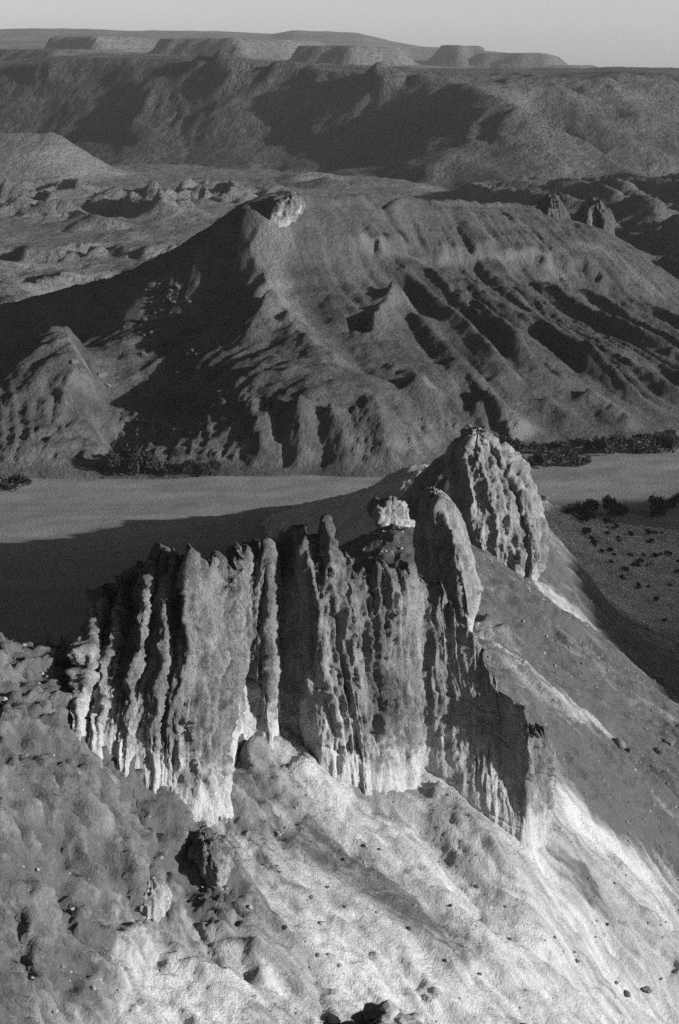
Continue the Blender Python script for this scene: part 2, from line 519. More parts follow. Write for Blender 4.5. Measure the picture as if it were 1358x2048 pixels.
for pts, h, w in [
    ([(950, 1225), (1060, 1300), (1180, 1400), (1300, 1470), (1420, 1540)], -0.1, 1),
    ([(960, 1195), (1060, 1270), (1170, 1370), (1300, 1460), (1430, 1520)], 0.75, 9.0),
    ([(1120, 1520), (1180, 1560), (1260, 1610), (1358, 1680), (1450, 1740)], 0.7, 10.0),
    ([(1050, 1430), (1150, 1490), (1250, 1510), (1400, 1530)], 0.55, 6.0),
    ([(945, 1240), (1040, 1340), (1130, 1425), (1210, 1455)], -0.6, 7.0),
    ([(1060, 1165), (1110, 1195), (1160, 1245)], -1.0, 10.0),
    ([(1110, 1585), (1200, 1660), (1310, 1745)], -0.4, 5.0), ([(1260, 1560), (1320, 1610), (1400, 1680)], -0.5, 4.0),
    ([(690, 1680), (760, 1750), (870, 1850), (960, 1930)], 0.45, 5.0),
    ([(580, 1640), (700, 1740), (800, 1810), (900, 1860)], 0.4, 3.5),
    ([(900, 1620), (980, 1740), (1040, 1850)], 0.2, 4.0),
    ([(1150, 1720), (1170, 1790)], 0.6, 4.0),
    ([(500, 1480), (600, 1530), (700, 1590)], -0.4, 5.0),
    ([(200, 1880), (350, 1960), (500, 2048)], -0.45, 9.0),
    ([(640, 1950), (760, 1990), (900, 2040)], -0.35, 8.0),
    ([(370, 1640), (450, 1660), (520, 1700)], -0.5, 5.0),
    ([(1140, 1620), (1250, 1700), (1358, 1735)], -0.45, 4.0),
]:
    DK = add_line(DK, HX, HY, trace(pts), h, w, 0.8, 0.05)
DK = np.clip(DK, 0, 1.1)
# rocky crust on the left and rough ground elsewhere stand out along the surface normal, with small overhangs
HP = np.stack([HX, HY, HZ], -1)
HN = grid_normals(blur(blur(HP, 2, 0), 2, 1))
hx, hy, hz = HX, HY, HZ
knob = np.zeros_like(HX)
km = (HRK > 0.02) & (HX > -48)
kx_, ky_, kz_ = hx[km], hy[km], hz[km]
kw = fbm3(kx_ / 2, ky_ / 2, kz_ / 2, 3) * 0.6
knob[km] = fbm3(kx_ / 6, ky_ / 6, kz_ / 6.5, 3, 0.6) * 1.0 + (ridged3((kx_ + kw) / 3.4, ky_ / 3.4, kz_ / 8.0, 5, 0.68) - 0.5) * 2.2 + facets((kx_ + kw) / 2.6, (ky_ + kw) / 2.6, kz_ / 3.2, 7) * 1.3 + facets((kx_ - kw) / 1.15, (ky_ + kw) / 1.15, kz_ / 1.4, 9) * 0.55 + facets((kx_ + kw * .4) / 0.62, (ky_ - kw * .4) / 0.62, kz_ / 0.7, 13) * 0.30 + 0.2
fine = fbm3(hx / 1.1, hy / 1.1, hz / 1.1, 2, 0.6) * 0.16
HP = HP + HN * (HRK * knob + fine * (HY < 330))[..., None]
DK = np.clip(DK + 0.35 * HRK * np.clip(-knob * 0.4, -0.8, 0.8), 0, 1.1)
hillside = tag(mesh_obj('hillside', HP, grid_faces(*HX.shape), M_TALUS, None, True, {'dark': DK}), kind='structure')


def hill_z(X, Y):
    """height of the finished hillside mesh"""
    X = np.atleast_1d(np.asarray(X, float)); Y = np.atleast_1d(np.asarray(Y, float))
    j = np.clip(np.searchsorted(xs, X) - 1, 0, len(xs) - 2); i = np.clip(np.searchsorted(ys, Y) - 1, 0, len(ys) - 2)
    u = np.clip((X - xs[j]) / (xs[j + 1] - xs[j]), 0, 1); v = np.clip((Y - ys[i]) / (ys[i + 1] - ys[i]), 0, 1)
    return (HZ[i, j] * (1 - u) + HZ[i, j + 1] * u) * (1 - v) + (HZ[i + 1, j] * (1 - u) + HZ[i + 1, j + 1] * u) * v


# ------------------------------------------------------------------ valley floor and dry wash, out to the horizon
gx = np.concatenate([-np.geomspace(30000, 260, 40), np.linspace(-240, 300, 200), np.geomspace(320, 30000, 40)])
gy = np.concatenate([np.linspace(-3000, 300, 20), np.linspace(320, 760, 220), np.geomspace(770, 30000, 60)])
GX, GY = np.meshgrid(gx, gy)
GZ = -1.2 + fbm2(GX / 60, GY / 22, 3) * 0.7 + fbm2(GX / 9, GY / 6, 3) * 0.22
GZ = GZ - 0.5 * ridged2(GX / 70 + GY / 300, GY / 16, 2) * sstep(500, 540, GY)
GD = 0.45 + 0.35 * fbm2(GX / 40, GY / 9, 4)
GD = GD + 0.35 * sstep(520, 470, GY)  # nearer floor darker: the shadow behind the fin is deepened in the colour
tag(grid_obj('valley_floor', GX, GY, GZ, M_WASH, {'dark': np.clip(GD, 0, 1)}), kind='structure')

# ------------------------------------------------------------------ fluted rock fin on the ridge
def curtain(name, cols, du, nv, back=(-0.35, 0.94), thick=1.6, sink=2.5, jag=0.75, seed=0.0, flute=1.0, power=1.35):
    """cols: base pixel, crest pixel, crest distance, roughness; lofted wall from the ground to the crest and down behind"""
    c = np.asarray(cols, float)
    B = trace(c[:, :2]); C = at(c[:, 2], c[:, 3], c[:, 4])
    R = c[:, 5]
    ln_ = lambda q: np.linalg.norm(np.diff(q, axis=0), axis=1)
    seg = np.r_[0, np.cumsum(np.maximum.reduce([0.6 + 0 * ln_(B), ln_(B), ln_(0.5 * (B + C)), 0.8 * ln_(C)]))]
    n = int(seg[-1] / du)
    u = np.linspace(0, seg[-1], n)
    ip = lambda a: np.interp(u, seg, a)
    sm = max(1, int(0.30 / du))
    Bu = blur(np.stack([ip(B[:, k]) for k in range(3)], 1), sm, 0)
    Cu = blur(np.stack([ip(C[:, k]) for k in range(3)], 1), sm, 0)
    Ru = blur(ip(R), sm * 2, 0)
    # jagged crest
    j = (fbm2(u / 3.2 + seed, u * 0 + 1.7, 4, 0.6) * 1.4 + (ridged2(u / 1.6 + seed, u * 0 + 5.5, 2) - 0.6) * 1.0) * jag
    v = np.r_[np.linspace(-0.12, 0, 8, endpoint=False), np.linspace(0, 1, nv)]
    P = np.zeros((len(v), n, 3))
    vv = np.clip(v, 0, 1)[:, None]
    hgt = np.maximum(Cu[:, 2] - Bu[:, 2], 1.0)[None]
    s = vv ** power
    for k in range(2): P[..., k] = Bu[None, :, k] + (Cu - Bu)[None, :, k] * s
    P[..., 2] = Bu[None, :, 2] + hgt * vv + j[None] * vv ** 4 + np.where(v < 0, v / 0.12 * sink, 0)[:, None]
    # the top and the back
    tb = np.linspace(0, 1, 26)[1:]
    Pb = np.zeros((len(tb), n, 3))
    topz = P[-1, :, 2]
    for k in range(2): Pb[..., k] = P[-1, :, k][None] + back[k] * (thick * np.minimum(1, tb * 5) + 6.0 * tb)[:, None]
    Pb[..., 2] = topz[None] - (np.minimum(1, tb * 5) ** 2 * 0.4 + 22.0 * np.clip(tb - 0.12, 0, 1) ** 1.0)[:, None]
    P = np.concatenate([P, Pb], 0)
    vfull = np.r_[v, 1 + 0.3 * tb][:, None] + 0 * u[None]
    P[..., 0] += (fbm3(P[..., 0] / 7, P[..., 1] / 7, P[..., 2] / 9 + seed, 3) * 0.8) * np.clip(np.r_[v, 1 + 0 * tb], 0, 1)[:, None] ** 0.5
    Nn = grid_normals(blur(blur(P, sm * 2, 1), 3, 0))
    x, y, z = P[..., 0], P[..., 1], P[..., 2]
    U = u[None] + 0 * z
    hb = z - Bu[None, :, 2]                          # height above the foot
    warp = fbm3(x / 6, y / 6, z / 16, 3) * 1.5
    fl = ridged2((U + warp + 0.12 * z) / 4.6 + seed, z / 14.0 + U / 30, 3, 0.5, 1.5)
    tq = (U + warp * 1.1 + 0.10 * z + 5 * n2(U / 9.0 + seed, z / 30.0)) / 2.7
    fr = tq - np.floor(tq)
    cell = n2(np.floor(tq) * 3.7 + 0.5, z / 9.0)
    fl = 0.45 * fl + 0.55 * np.where(fr < 0.78, fr / 0.78, (1 - fr) / 0.22) * (0.7 + cell)
    fl2 = ridged3((x + warp * 0.7) / 1.7 + 7 + seed, (y + warp * 0.4) / 1.7, z / 10.0, 4, 0.62)
    kn = fbm3(x / 1.3, y / 1.3, z / 2.0, 4, 0.68)
    qx = x + warp * 0.35; crag = ridged3(qx / 2.3 + seed, y / 2.3, z / 15.0 + qx / 12, 4, 0.62)
    big = fbm3(x / 7.0 + 3, y / 7.0, z / 11.0, 3)
    foot = 0.35 + 0.65 * sstep(1.0, 5.0, hb)         # the undercut foot is smooth
    Rr = Ru[None] * foot
    wq = fbm3(x / 1.7, y / 1.7, z / 1.7, 3) * 0.5
    UU = U + wq * 0.5 + 0.9 * fbm3(x / 9, y / 9, z / 12, 2)
    hal = 0.5 + 0 * U
    fa = facets(UU / 2.9 + seed, hal, z / 21.0 + wq * .1, 3)
    fb = facets(UU / 1.15 + seed, hal + 3, z / 8.0 + wq * .15, 11)
    fc = facets(UU / 0.55 + seed, hal + 7, z / 2.6 + wq * .2, 19)
    fd = facets(x / 1.5, y / 1.5, z / 1.7, 29)
    rgh = fbm3(x / 0.7, y / 0.7, z / 0.9, 1) * 1.4
    D = fc * 0.40 * (0.08 + Rr) + fd * 0.28 * Rr + flute * (fl - 0.5) * 1.0 * (0.12 + 0.88 * Rr) + (fl2 - 0.5) * 1.05 * (0.08 + Rr) + fa * 1.7 * (0.15 + 0.88 * Rr) + fb * 0.85 * (0.10 + 0.9 * Rr) + rgh * 0.13 * (0.15 + Rr) + (crag - 0.5) * 0.35 * Rr + big * 0.6
    # irregular bedding joints and cross cracks
    bz = z + 0.25 * x + fbm3(x / 4, y / 4, z / 4, 2) * 1.2
    jt = np.abs(np.mod(bz / 2.9, 1.0) - 0.5) * 2.9
    D = D - 0.34 * np.exp(-(jt / 0.14) ** 2) * sstep(0.0, 0.35, n3(x / 3.5 + 4, y / 3.5, z / 3.0)) * (0.3 + Rr)
    D *= np.where(vfull < 0, 0.6, 1.0)
    P = P + Nn * D[..., None]
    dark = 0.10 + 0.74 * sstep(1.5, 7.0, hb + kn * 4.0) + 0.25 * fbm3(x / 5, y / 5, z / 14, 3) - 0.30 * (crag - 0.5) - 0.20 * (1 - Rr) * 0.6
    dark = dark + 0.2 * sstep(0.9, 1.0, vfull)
    V = P
    return mesh_obj(name, V, grid_faces(*V.shape[:2]), M_ROCK, None, True, {'dark': np.clip(dark, 0, 1)})


FIN = [  # base px, crest px, crest distance, roughness
    (72, 1445, 96, 1390, 191, .9), (96, 1462, 130, 1325, 187.5, 1.1), (104, 1446, 140, 1345, 191.5, .9), (128, 1478, 168, 1288, 185.5, 1), (136, 1462, 180, 1280, 189.5, .8),
    (152, 1492, 205, 1180, 183, 1.1), (164, 1488, 216, 1184, 184.5, .9), (170, 1474, 224, 1198, 188, .7), (194, 1518, 244, 1158, 182, 1.1), (206, 1500, 254, 1166, 186.5, .6), (222, 1524, 274, 1150, 185.5, .5),
    (250, 1566, 304, 1106, 181, 1.1), (260, 1546, 314, 1108, 185, .4), (282, 1566, 330, 1104, 183, .4), (306, 1596, 350, 1116, 180.5, 1), (318, 1580, 362, 1120, 183, .6), (342, 1604, 384, 1120, 179.5, 1), (382, 1632, 420, 1116, 182, 1.1), (425, 1645, 446, 1112, 185, 1.2), (456, 1640, 470, 1110, 189, 1.2), (464, 1570, 480, 1108, 192, .9),
    (475, 1494, 498, 1104, 196, .7), (504, 1476, 514, 1101, 196, .8), (540, 1498, 533, 1098, 196, 1.1), (549, 1474, 546, 1092, 200, .4),
    (562, 1464, 560, 1088, 203, .15), (606, 1480, 574, 1078, 203, .15), (640, 1536, 590, 1062, 200, .3), (672, 1558, 612, 1054, 197.5, .9),
    (700, 1562, 650, 1060, 197.5, 1.1), (735, 1582, 684, 1122, 198.5, 1.1), (770, 1588, 730, 1134, 199.5, 1), (800, 1580, 768, 1136, 200, 1), (830, 1568, 805, 1148, 201, 1),
    (838, 1524, 848, 1146, 213, .5), (880, 1552, 884, 1178, 212, .25), (940, 1600, 915, 1240, 209, .15), (985, 1638, 972, 1298, 206, .25),
    (1020, 1664, 992, 1372, 203, .1), (1048, 1690, 1044, 1424, 199, .15), (1062, 1694, 1064, 1450, 198, .8), (1090, 1682, 1088, 1462, 200, 1), (1102, 1630, 1096, 1490, 205, 1), (1106, 1590, 1102, 1560, 211, 1)]
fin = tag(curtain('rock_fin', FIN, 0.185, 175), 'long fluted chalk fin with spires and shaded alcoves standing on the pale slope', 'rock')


# ------------------------------------------------------------------ free-standing pinnacles and outcrops
def loft(name, rows, Y0, section, depth, mat=M_ROCK, nz=150, na=220, sink=4.0, rough=1.0, seed=0.0, lam=1.0, darker=0.0, lean=0.0):
    """rows: (row, left, right) silhouette in pixels at distance Y0; section: plan outline in units of half-width and depth"""
    r = np.asarray(rows, float)
    r = r[np.argsort(-r[:, 0])]                       # from the foot to the top
    py = np.linspace(r[0, 0], r[-1, 0], nz)
    xl = np.interp(-py, -r[:, 0], r[:, 1]); xr = np.interp(-py, -r[:, 0], r[:, 2])
    xl = blur(xl, 2, 0); xr = blur(xr, 2, 0)
    L = at(xl, py, Y0 + 0 * py); Rr = at(xr, py, Y0 + 0 * py)
    cx = 0.5 * (L[:, 0] + Rr[:, 0]); hw = 0.5 * (Rr[:, 0] - L[:, 0]); cz = L[:, 2]
    hmax = hw.max()
    sec = np.asarray(section + [section[0]], float)
    sl = np.r_[0, np.cumsum(np.hypot(np.diff(sec[:, 0]), np.diff(sec[:, 1])))]
    a = np.linspace(0, sl[-1], na, endpoint=False)
    sx = np.interp(a, sl, sec[:, 0]); sy = np.interp(a, sl, sec[:, 1])
    k = max(1, na // 110)
    sx = blur(np.r_[sx, sx, sx], k, 0)[na:2 * na]; sy = blur(np.r_[sy, sy, sy], k, 0)[na:2 * na]
    t = np.linspace(0, 1, nz)
    dep = depth * (hw / hmax) ** 0.6
    P = np.zeros((nz, na, 3))
    P[..., 0] = cx[:, None] + hw[:, None] * sx[None]
    P[..., 1] = Y0 + dep[:, None] * sy[None] + lean * t[:, None]
    P[..., 2] = cz[:, None] + 0 * sx[None]
    foot = P[:1].copy(); n0 = 10
    Pf = np.repeat(foot, n0, 0); Pf[..., 2] -= np.linspace(sink, 0, n0, endpoint=False)[:, None]
    top = []
    for q in (0.8, 0.55, 0.25, 0.02):                 # rounded rough summit
        T = P[-1].copy(); T[:, :2] = T[:, :2].mean(0) + (T[:, :2] - T[:, :2].mean(0)) * q
        T[:, 2] += 0.25 * hw[-1] * (1 - q ** 2); top.append(T)
    P = np.concatenate([Pf, P, np.array(top)], 0)
    w = np.concatenate([P[:, -8:], P, P[:, :8]], 1)
    Nn = grid_normals(blur(blur(w, 3, 1), 2, 0))[:, 8:-8]
    x, y, z = P[..., 0], P[..., 1], P[..., 2]
    hb = z - cz[0]
    per = 2 * np.pi * hmax
    ang = a / sl[-1] * 2 * np.pi
    ux = np.cos(ang)[None] * hmax; uy = np.sin(ang)[None] * hmax
    wv = fbm3(x / 5 / lam, y / 5 / lam, z / 8 / lam, 3) * 1.3
    fl = 1 - np.minimum(1, 1.9 * np.abs(n3((ux + wv) / 3.2 / lam + seed, (uy + wv) / 3.2 / lam, z / 13 / lam)))
    fl2 = 1 - np.minimum(1, 1.9 * np.abs(n3((x + wv) / 1.1 / lam + seed, y / 1.1 / lam, z / 2.6 / lam + 4)))
    kn = fbm3(x / 1.4 / lam + seed, y / 1.4 / lam, z / 2.0 / lam, 4, 0.66)
    ft = 0.4 + 0.6 * sstep(0.5, 4.0, hb)
    crag = ridged3((x + wv * .4) / 2.4 / lam + seed, y / 2.4 / lam, z / 11.0 / lam + x / 14, 3, 0.6)
    wq = fbm3(x / 1.7 / lam, y / 1.7 / lam, z / 1.7 / lam, 3) * 0.5 * lam
    fa = facets((x + wq) / 2.6 / lam + seed, (y + wq) / 2.6 / lam, z / 15.0 / lam, 5)
    fb = facets((x + wq * .6) / 0.95 / lam + seed, (y - wq * .5) / 0.95 / lam, z / 4.5 / lam, 17)
    rgh = fbm3(x / 0.5 / lam, y / 0.5 / lam, z / 0.7 / lam, 2, 0.7)
    D = lam * (0.25 + 0.75 * rough * ft) * ((fl - 0.5) * 0.8 + fa * 1.4 + fb * 0.55 + facets((x + wq * .3) / 0.6 / lam, y / 0.6 / lam, z / 1.1 / lam, 23) * 0.34 + rgh * 0.12 + (crag - 0.5) * 0.5) + lam * fbm3(x / 6 / lam, y / 6 / lam, z / 9 / lam + seed, 2) * 0.8
    P = P + Nn * D[..., None]
    dark = darker + 0.10 + 0.60 * sstep(0.8, 6.0, hb + kn * 3.0) + 0.25 * fbm3(x / 5, y / 5, z / 12, 3) - 0.3 * (fl2 - 0.5)
    return mesh_obj(name, P, grid_faces(P.shape[0], na, True), mat, None, True, {'dark': np.clip(dark, 0, 1)})


big_pinnacle = tag(loft('rock_pinnacle', [(868, 945, 965), (880, 925, 990), (900, 912, 1003), (922, 905, 1030), (935, 903, 1048), (955, 902, 1064), (980, 903, 1076),
    (1005, 906, 1077), (1030, 910, 1083), (1060, 918, 1092), (1090, 928, 1091), (1120, 940, 1088), (1150, 952, 1078), (1172, 966, 1066)], 345,
    [(-1, .5), (-.62, -.85), (-.1, -.8), (.3, -.62), (.40, -.15), (.47, -.12), (.55, -.52), (.8, -.42), (1, .1), (.8, .8), (0, 1), (-.7, .95)], 9.0, nz=190, na=300, lam=1.15, seed=2.0),
    'tall rounded rock pinnacle split by a vertical cleft, beside the dry wash', 'rock')
tag(loft('rock_pinnacle', [(1004, 862, 886), (1018, 845, 900), (1050, 838, 917), (1090, 833, 932), (1130, 833, 944), (1170, 840, 954), (1200, 850, 957), (1240, 872, 950), (1270, 905, 942)], 262,
    [(-1, .4), (.5, -1), (.66, -.95), (1, -.1), (.9, 3.4), (-.4, 3.6)], 5.5, nz=170, na=220, rough=0.7, lam=0.9, seed=5.0),  # unseen back stretched away from the camera to shade the saddle
    'slender pointed rock pinnacle with a broad shaded face between the fin and the cleft pinnacle', 'rock')
tag(loft('rock_outcrop', [(1006, 778, 790), (1014, 748, 797), (1022, 740, 805), (1040, 752, 818), (1056, 770, 832), (1070, 790, 836), (1085, 800, 838)], 322,
    [(-1, .2), (-.5, -.8), (.4, -.6), (1, .2), (.5, 1), (-.5, .9)], 6.0, nz=90, na=140, lam=0.9, seed=9.0),
    'small sunlit rock outcrop in the shaded saddle left of the pinnacles', 'rock')

# ------------------------------------------------------------------ mesa across the wash
def floor_at(px, py, z=0.0):
    rx, rz = ray(px, py); Y = (z - CAMZ) / rz
    return (float(rx * Y), float(Y), z)


mp = []
CREST = [(485, 432, 745), (540, 399, 752), (600, 400, 765), (700, 407, 800), (800, 410, 835), (900, 412, 870), (1000, 419, 900), (1060, 430, 915),
         (1150, 452, 935), (1230, 482, 945), (1300, 540, 950), (1358, 585, 955), (1450, 640, 960)]
for px, py, Y in CREST + [
        (400, 470, 754), (300, 520, 766), (150, 575, 782), (0, 614, 796), (-150, 650, 810),
        (500, 520, 733), (545, 600, 712), (505, 650, 692), (600, 700, 668), (690, 740, 648),
        (560, 752, 634), (450, 780, 634), (350, 815, 640), (300, 650, 722), (400, 600, 728), (250, 750, 678), (350, 720, 682), (450, 680, 686), (100, 700, 745), (0, 690, 760),
        (220, 890, 622), (222, 800, 655), (215, 770, 668), (105, 660, 665), (160, 722, 646), (110, 790, 628), (185, 760, 640), (0, 752, 660), (60, 880, 603),
        (200, 905, 602), (880, 640, 718), (1100, 650, 768), (1250, 700, 747), (1358, 750, 735), (1150, 560, 840), (1300, 640, 830), (760, 725, 672), (870, 800, 650),
        (700, 550, 742), (1000, 560, 802), (850, 500, 808), (600, 840, 606), (750, 850, 606)]:
    mp.append(tuple(at(px, py, Y)))
for px, py in [(-100, 955), (0, 950), (100, 947), (200, 945), (330, 946), (440, 945), (540, 944), (640, 942), (760, 945), (880, 905), (1060, 890), (1200, 880), (1358, 850), (1500, 830)]:
    mp.append(floor_at(px, py, 0.0))
for px, py, Y in CREST[1::2]:
    q = at(px, py, Y)
    mp += [(q[0] - 12, q[1] + 45, q[2] * 0.5), (q[0] - 30, q[1] + 110, 6)]
mp += [(-140, 560, -4), (0, 560, -4), (140, 600, -4), (240, 640, -4), (-170, 880, 8), (-100, 890, 6), (-260, 860, 8), (-260, 640, 4), (300, 760, 0), (320, 1040, 5)]
MESA = TPS(mp, 0.0002)
my = np.concatenate([np.arange(560, 690, 0.8), np.arange(690, 970, 1.1), np.arange(970, 1090, 3)])
mx = np.concatenate([np.linspace(-260, -165, 50, endpoint=False), np.arange(-165, 205, 0.95), np.linspace(205, 320, 60)])
MX, MY = np.meshgrid(mx, my)
MZ = MESA(MX, MY)
fx, fy = 0.50, -0.866
mw = fbm2(MX / 45, MY / 45, 3) * 6
mc = -MX * fy + MY * fx + mw                    # across the spurs
ms = MX * fx + MY * fy                          # down the spurs
crest_x = at([c[0] for c in CREST], [c[1] for c in CREST], np.array([c[2] for c in CREST], float))
yc = np.interp(MX, crest_x[:, 0], crest_x[:, 1])
down = yc - MY                                   # metres in front of the crest
flank = sstep(2, 60, MX - (-16 + down * 0.42) + 12) * sstep(4, 30, down) * sstep(0, 14, MZ)
sp = ridged2(mc / 36 + 0.35, ms / 520, 2, 0.4, 1.2)
MZ = MZ + flank * ((sp - 0.6) * 3.0 + (ridged2(mc / 9, ms / 160, 2, 0.5, 1.1) - 0.6) * 1.6 + (ridged2(mc / 4.2, ms / 38, 2, 0.6, 1.0) - 0.6) * 1.1 - 2.0)
# dark left face: shallow runnels
left = (1 - sstep(-25, 15, MX - (-24 + down * 0.12))) * sstep(2, 25, down) * sstep(2, 12, MZ)
MZ = MZ + left * (ridged2((MX * 0.75 - MY * 0.66 + mw) / 19, (MX * 0.66 + MY * 0.75) / 120, 3, 0.5, 1.1) - 0.6) * 3.2
MZ = MZ + fbm2(MX / 8, MY / 8, 3, 0.55) * 0.9 * sstep(0, 8, MZ) + fbm2(MX / 2.5, MY / 2.5, 2) * 0.25
def mtrace(pts): return trace(pts, MESA, 560, 1060)
frs = random.Random(12)
for k, x0 in enumerate([748, 785, 822, 850, 880, 908, 935, 962, 990, 1018, 1045, 1072, 1100, 1130, 1160, 1192, 1225, 1258, 1290, 1325]):
    y0 = 512 + frs.uniform(-12, 18) + max(0, x0 - 1080) * 0.35
    q0 = mtrace([(x0, y0)])[0]
    th = math.radians(float(np.interp(x0, [700, 900, 1300], [66, 60, 52])) + frs.uniform(-3, 3))
    ln = frs.uniform(95, 150); bend = frs.uniform(-.10, .16)
    pts = np.array([(q0[0] + ln * t_ * math.cos(th - bend * t_), q0[1] - ln * t_ * math.sin(th - bend * t_)) for t_ in np.linspace(0, 1, 9)])
    MZ = add_line(MZ, MX, MY, pts, frs.uniform(2.8, 6.8), frs.uniform(5.5, 9.0), 1.0, 0.22, 0.06)
    # rills on the spur's sides
    for r_ in range(5):
        i0 = frs.randrange(1, 6); sd_ = frs.choice((-1, 1)); o = frs.uniform(2, 9) * sd_
        off = np.array([math.sin(th), math.cos(th)]) * o
        rl = np.array([pts[i0] + off * 0.4, pts[i0] + off + (pts[min(i0 + 2, 8)] - pts[i0]) * 0.9, pts[i0] + off * 1.3 + (pts[min(i0 + 3, 8)] - pts[i0])])
        MZ = add_line(MZ, MX, MY, rl, -frs.uniform(1.0, 2.4), frs.uniform(2.2, 4.0), 1.0, 0.3, 0.1)
for k in range(40):
    x0 = frs.uniform(620, 1060); y0 = frs.uniform(415, 440); q0 = mtrace([(x0, y0)])[0]
    pts = np.array([q0[:2] + t_ * np.array([0.42, -0.9]) * frs.uniform(25, 60) for t_ in (0, .5, 1)])
    MZ = add_line(MZ, MX, MY, pts, -frs.uniform(.8, 2.0), frs.uniform(2.0, 4.0), 1.0, 0.3, 0.1)
led = mtrace([(590, 482), (640, 486), (700, 482), (760, 488), (830, 484), (900, 480), (960, 490), (1020, 494), (1060, 492), (1110, 505), (1180, 530), (1260, 570)])
led = led[np.argsort(led[:, 0])]
dl = np.interp(MX, led[:, 0], led[:, 1]) - MY + fbm2(MX / 9, MY / 9, 3) * 5
lm = sstep(led[0, 0], led[0, 0] + 12, MX) * sstep(led[-1, 0], led[-1, 0] - 12, MX)
MZ = MZ + lm * (1.8 * sstep(-22, -2, dl) - 4.6 * sstep(-1.0, 2.2, dl) + 2.8 * sstep(6, 45, dl))
cap = (MY - np.interp(MX, crest_x[:, 0], crest_x[:, 1])) + 9 + fbm2(MX / 7, MY / 7, 3) * 4
MZ = MZ + 2.2 * sstep(-1.5, 1.5, cap) * sstep(60, 20, cap) * sstep(-30, -15, MX) * sstep(120, 90, MX)
for pts, h, w in [
    ([(540, 440), (500, 520), (520, 560), (545, 600)], 5.0, 12), ([(545, 600), (505, 650), (500, 690)], 4.0, 10), ([(545, 600), (600, 680), (690, 735)], 3.5, 9),
    ([(600, 500), (640, 600), (700, 690), (760, 760)], -4.0, 14), ([(790, 580), (775, 620), (745, 655)], 4.0, 7), ([(722, 622), (712, 655)], -9.0, 6),
    ([(800, 600), (850, 680), (900, 730)], -3.0, 12),
    ([(105, 650), (150, 715), (190, 760)], 4.5, 9), ([(190, 765), (150, 775), (110, 795)], 3.5, 7), ([(110, 795), (170, 850), (210, 900)], 3.0, 9),
    ([(205, 760), (225, 840), (225, 920)], -4.0, 9), ([(300, 560), (330, 700), (300, 850)], -2.0, 14),
    ([(450, 778), (560, 752), (690, 738)], 2.2, 5),
    ([(500, 800), (520, 870), (530, 940)], 3.8, 6), ([(590, 800), (600, 870), (610, 940)], 3.8, 6), ([(660, 810), (680, 870), (690, 940)], 3.0, 6),
    ([(740, 800), (765, 870), (775, 940)], 4.0, 7), ([(560, 800), (565, 870), (570, 940)], -2.5, 6), ([(640, 800), (650, 870), (655, 940)], -2.5, 6),
    ([(815, 770), (860, 800), (890, 812)], 5.0, 8), ([(820, 745), (855, 790)], 3.0, 5),
    ([(955, 805), (1000, 840), (1050, 880)], 6.0, 12), ([(1170, 790), (1230, 830), (1260, 860)], 4.0, 10), ([(1090, 800), (1150, 860)], 3.0, 8),
    ([(700, 478), (800, 486), (900, 478), (1000, 492), (1050, 490)], 0.4, 6),
    ([(600, 405), (800, 414), (950, 420), (1050, 440)], 1.6, 6),
]:
    MZ = add_line(MZ, MX, MY, mtrace(pts), h, w, 1.1)
# beds of hard rock in the bluffs above the wash
bl = sstep(1, 4, MZ) * sstep(26, 18, MZ) * sstep(655, 640, MY)
MZ = MZ + bl * (ridged2(MX / 5 + mw * 0.05, MY / 40 + MZ / 30, 3, 0.6, 1.2) - 0.6) * 2.2
MZ = MZ - bl * (np.mod(MZ + fbm2(MX / 12, MY / 12, 2), 2.2) - 1.1) * 0.35
MZ = np.where(MZ < 0.5, MZ - 1.5 * sstep(0.5, -1.5, MZ), MZ)
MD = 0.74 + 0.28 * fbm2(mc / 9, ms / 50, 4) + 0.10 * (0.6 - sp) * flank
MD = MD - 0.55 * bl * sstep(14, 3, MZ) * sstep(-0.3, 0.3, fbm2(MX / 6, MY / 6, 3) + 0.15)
for pts, h, w in [
    ([(590, 470), (520, 520), (540, 570), (560, 620), (590, 660)], -1.0, 10), ([(560, 640), (620, 690), (680, 735)], -0.5, 7),
    ([(690, 484), (800, 490), (900, 484), (1000, 497), (1060, 494)], -0.45, 2.6), ([(1060, 490), (1100, 510), (1130, 540)], -0.5, 5), ([(1150, 470), (1230, 500), (1290, 555), (1330, 590)], -0.5, 6),
    ([(540, 425), (580, 430)], -0.6, 7), ([(785, 590), (750, 640), (760, 680)], -0.5, 6), ([(840, 770), (890, 800)], -0.6, 6), ([(110, 790), (190, 765)], -0.7, 4), ([(105, 670), (180, 745)], -0.5, 5),
    ([(1000, 850), (1050, 885)], -0.4, 8), ([(1180, 800), (1250, 850)], -0.35, 8),
    ([(640, 520), (650, 600), (640, 650)], 0.2, 12)]:
    MD = add_line(MD, MX, MY, mtrace(pts), h, w, 0.7, 0.05)
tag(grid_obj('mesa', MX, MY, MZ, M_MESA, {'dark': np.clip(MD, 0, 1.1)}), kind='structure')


def field(xs_, ys_, Z_):
    def f(X, Y):
        X = np.asarray(X, float); Y = np.asarray(Y, float)
        j = np.clip(np.searchsorted(xs_, X) - 1, 0, len(xs_) - 2); i = np.clip(np.searchsorted(ys_, Y) - 1, 0, len(ys_) - 2)
        u = np.clip((X - xs_[j]) / (xs_[j + 1] - xs_[j]), 0, 1); v = np.clip((Y - ys_[i]) / (ys_[i + 1] - ys_[i]), 0, 1)
        return (Z_[i, j] * (1 - u) + Z_[i, j + 1] * u) * (1 - v) + (Z_[i + 1, j] * (1 - u) + Z_[i + 1, j + 1] * u) * v
    return f


mesa_z = field(mx, my, MZ); floor_z = field(gx, gy, GZ); hillz = field(xs, ys, HZ)

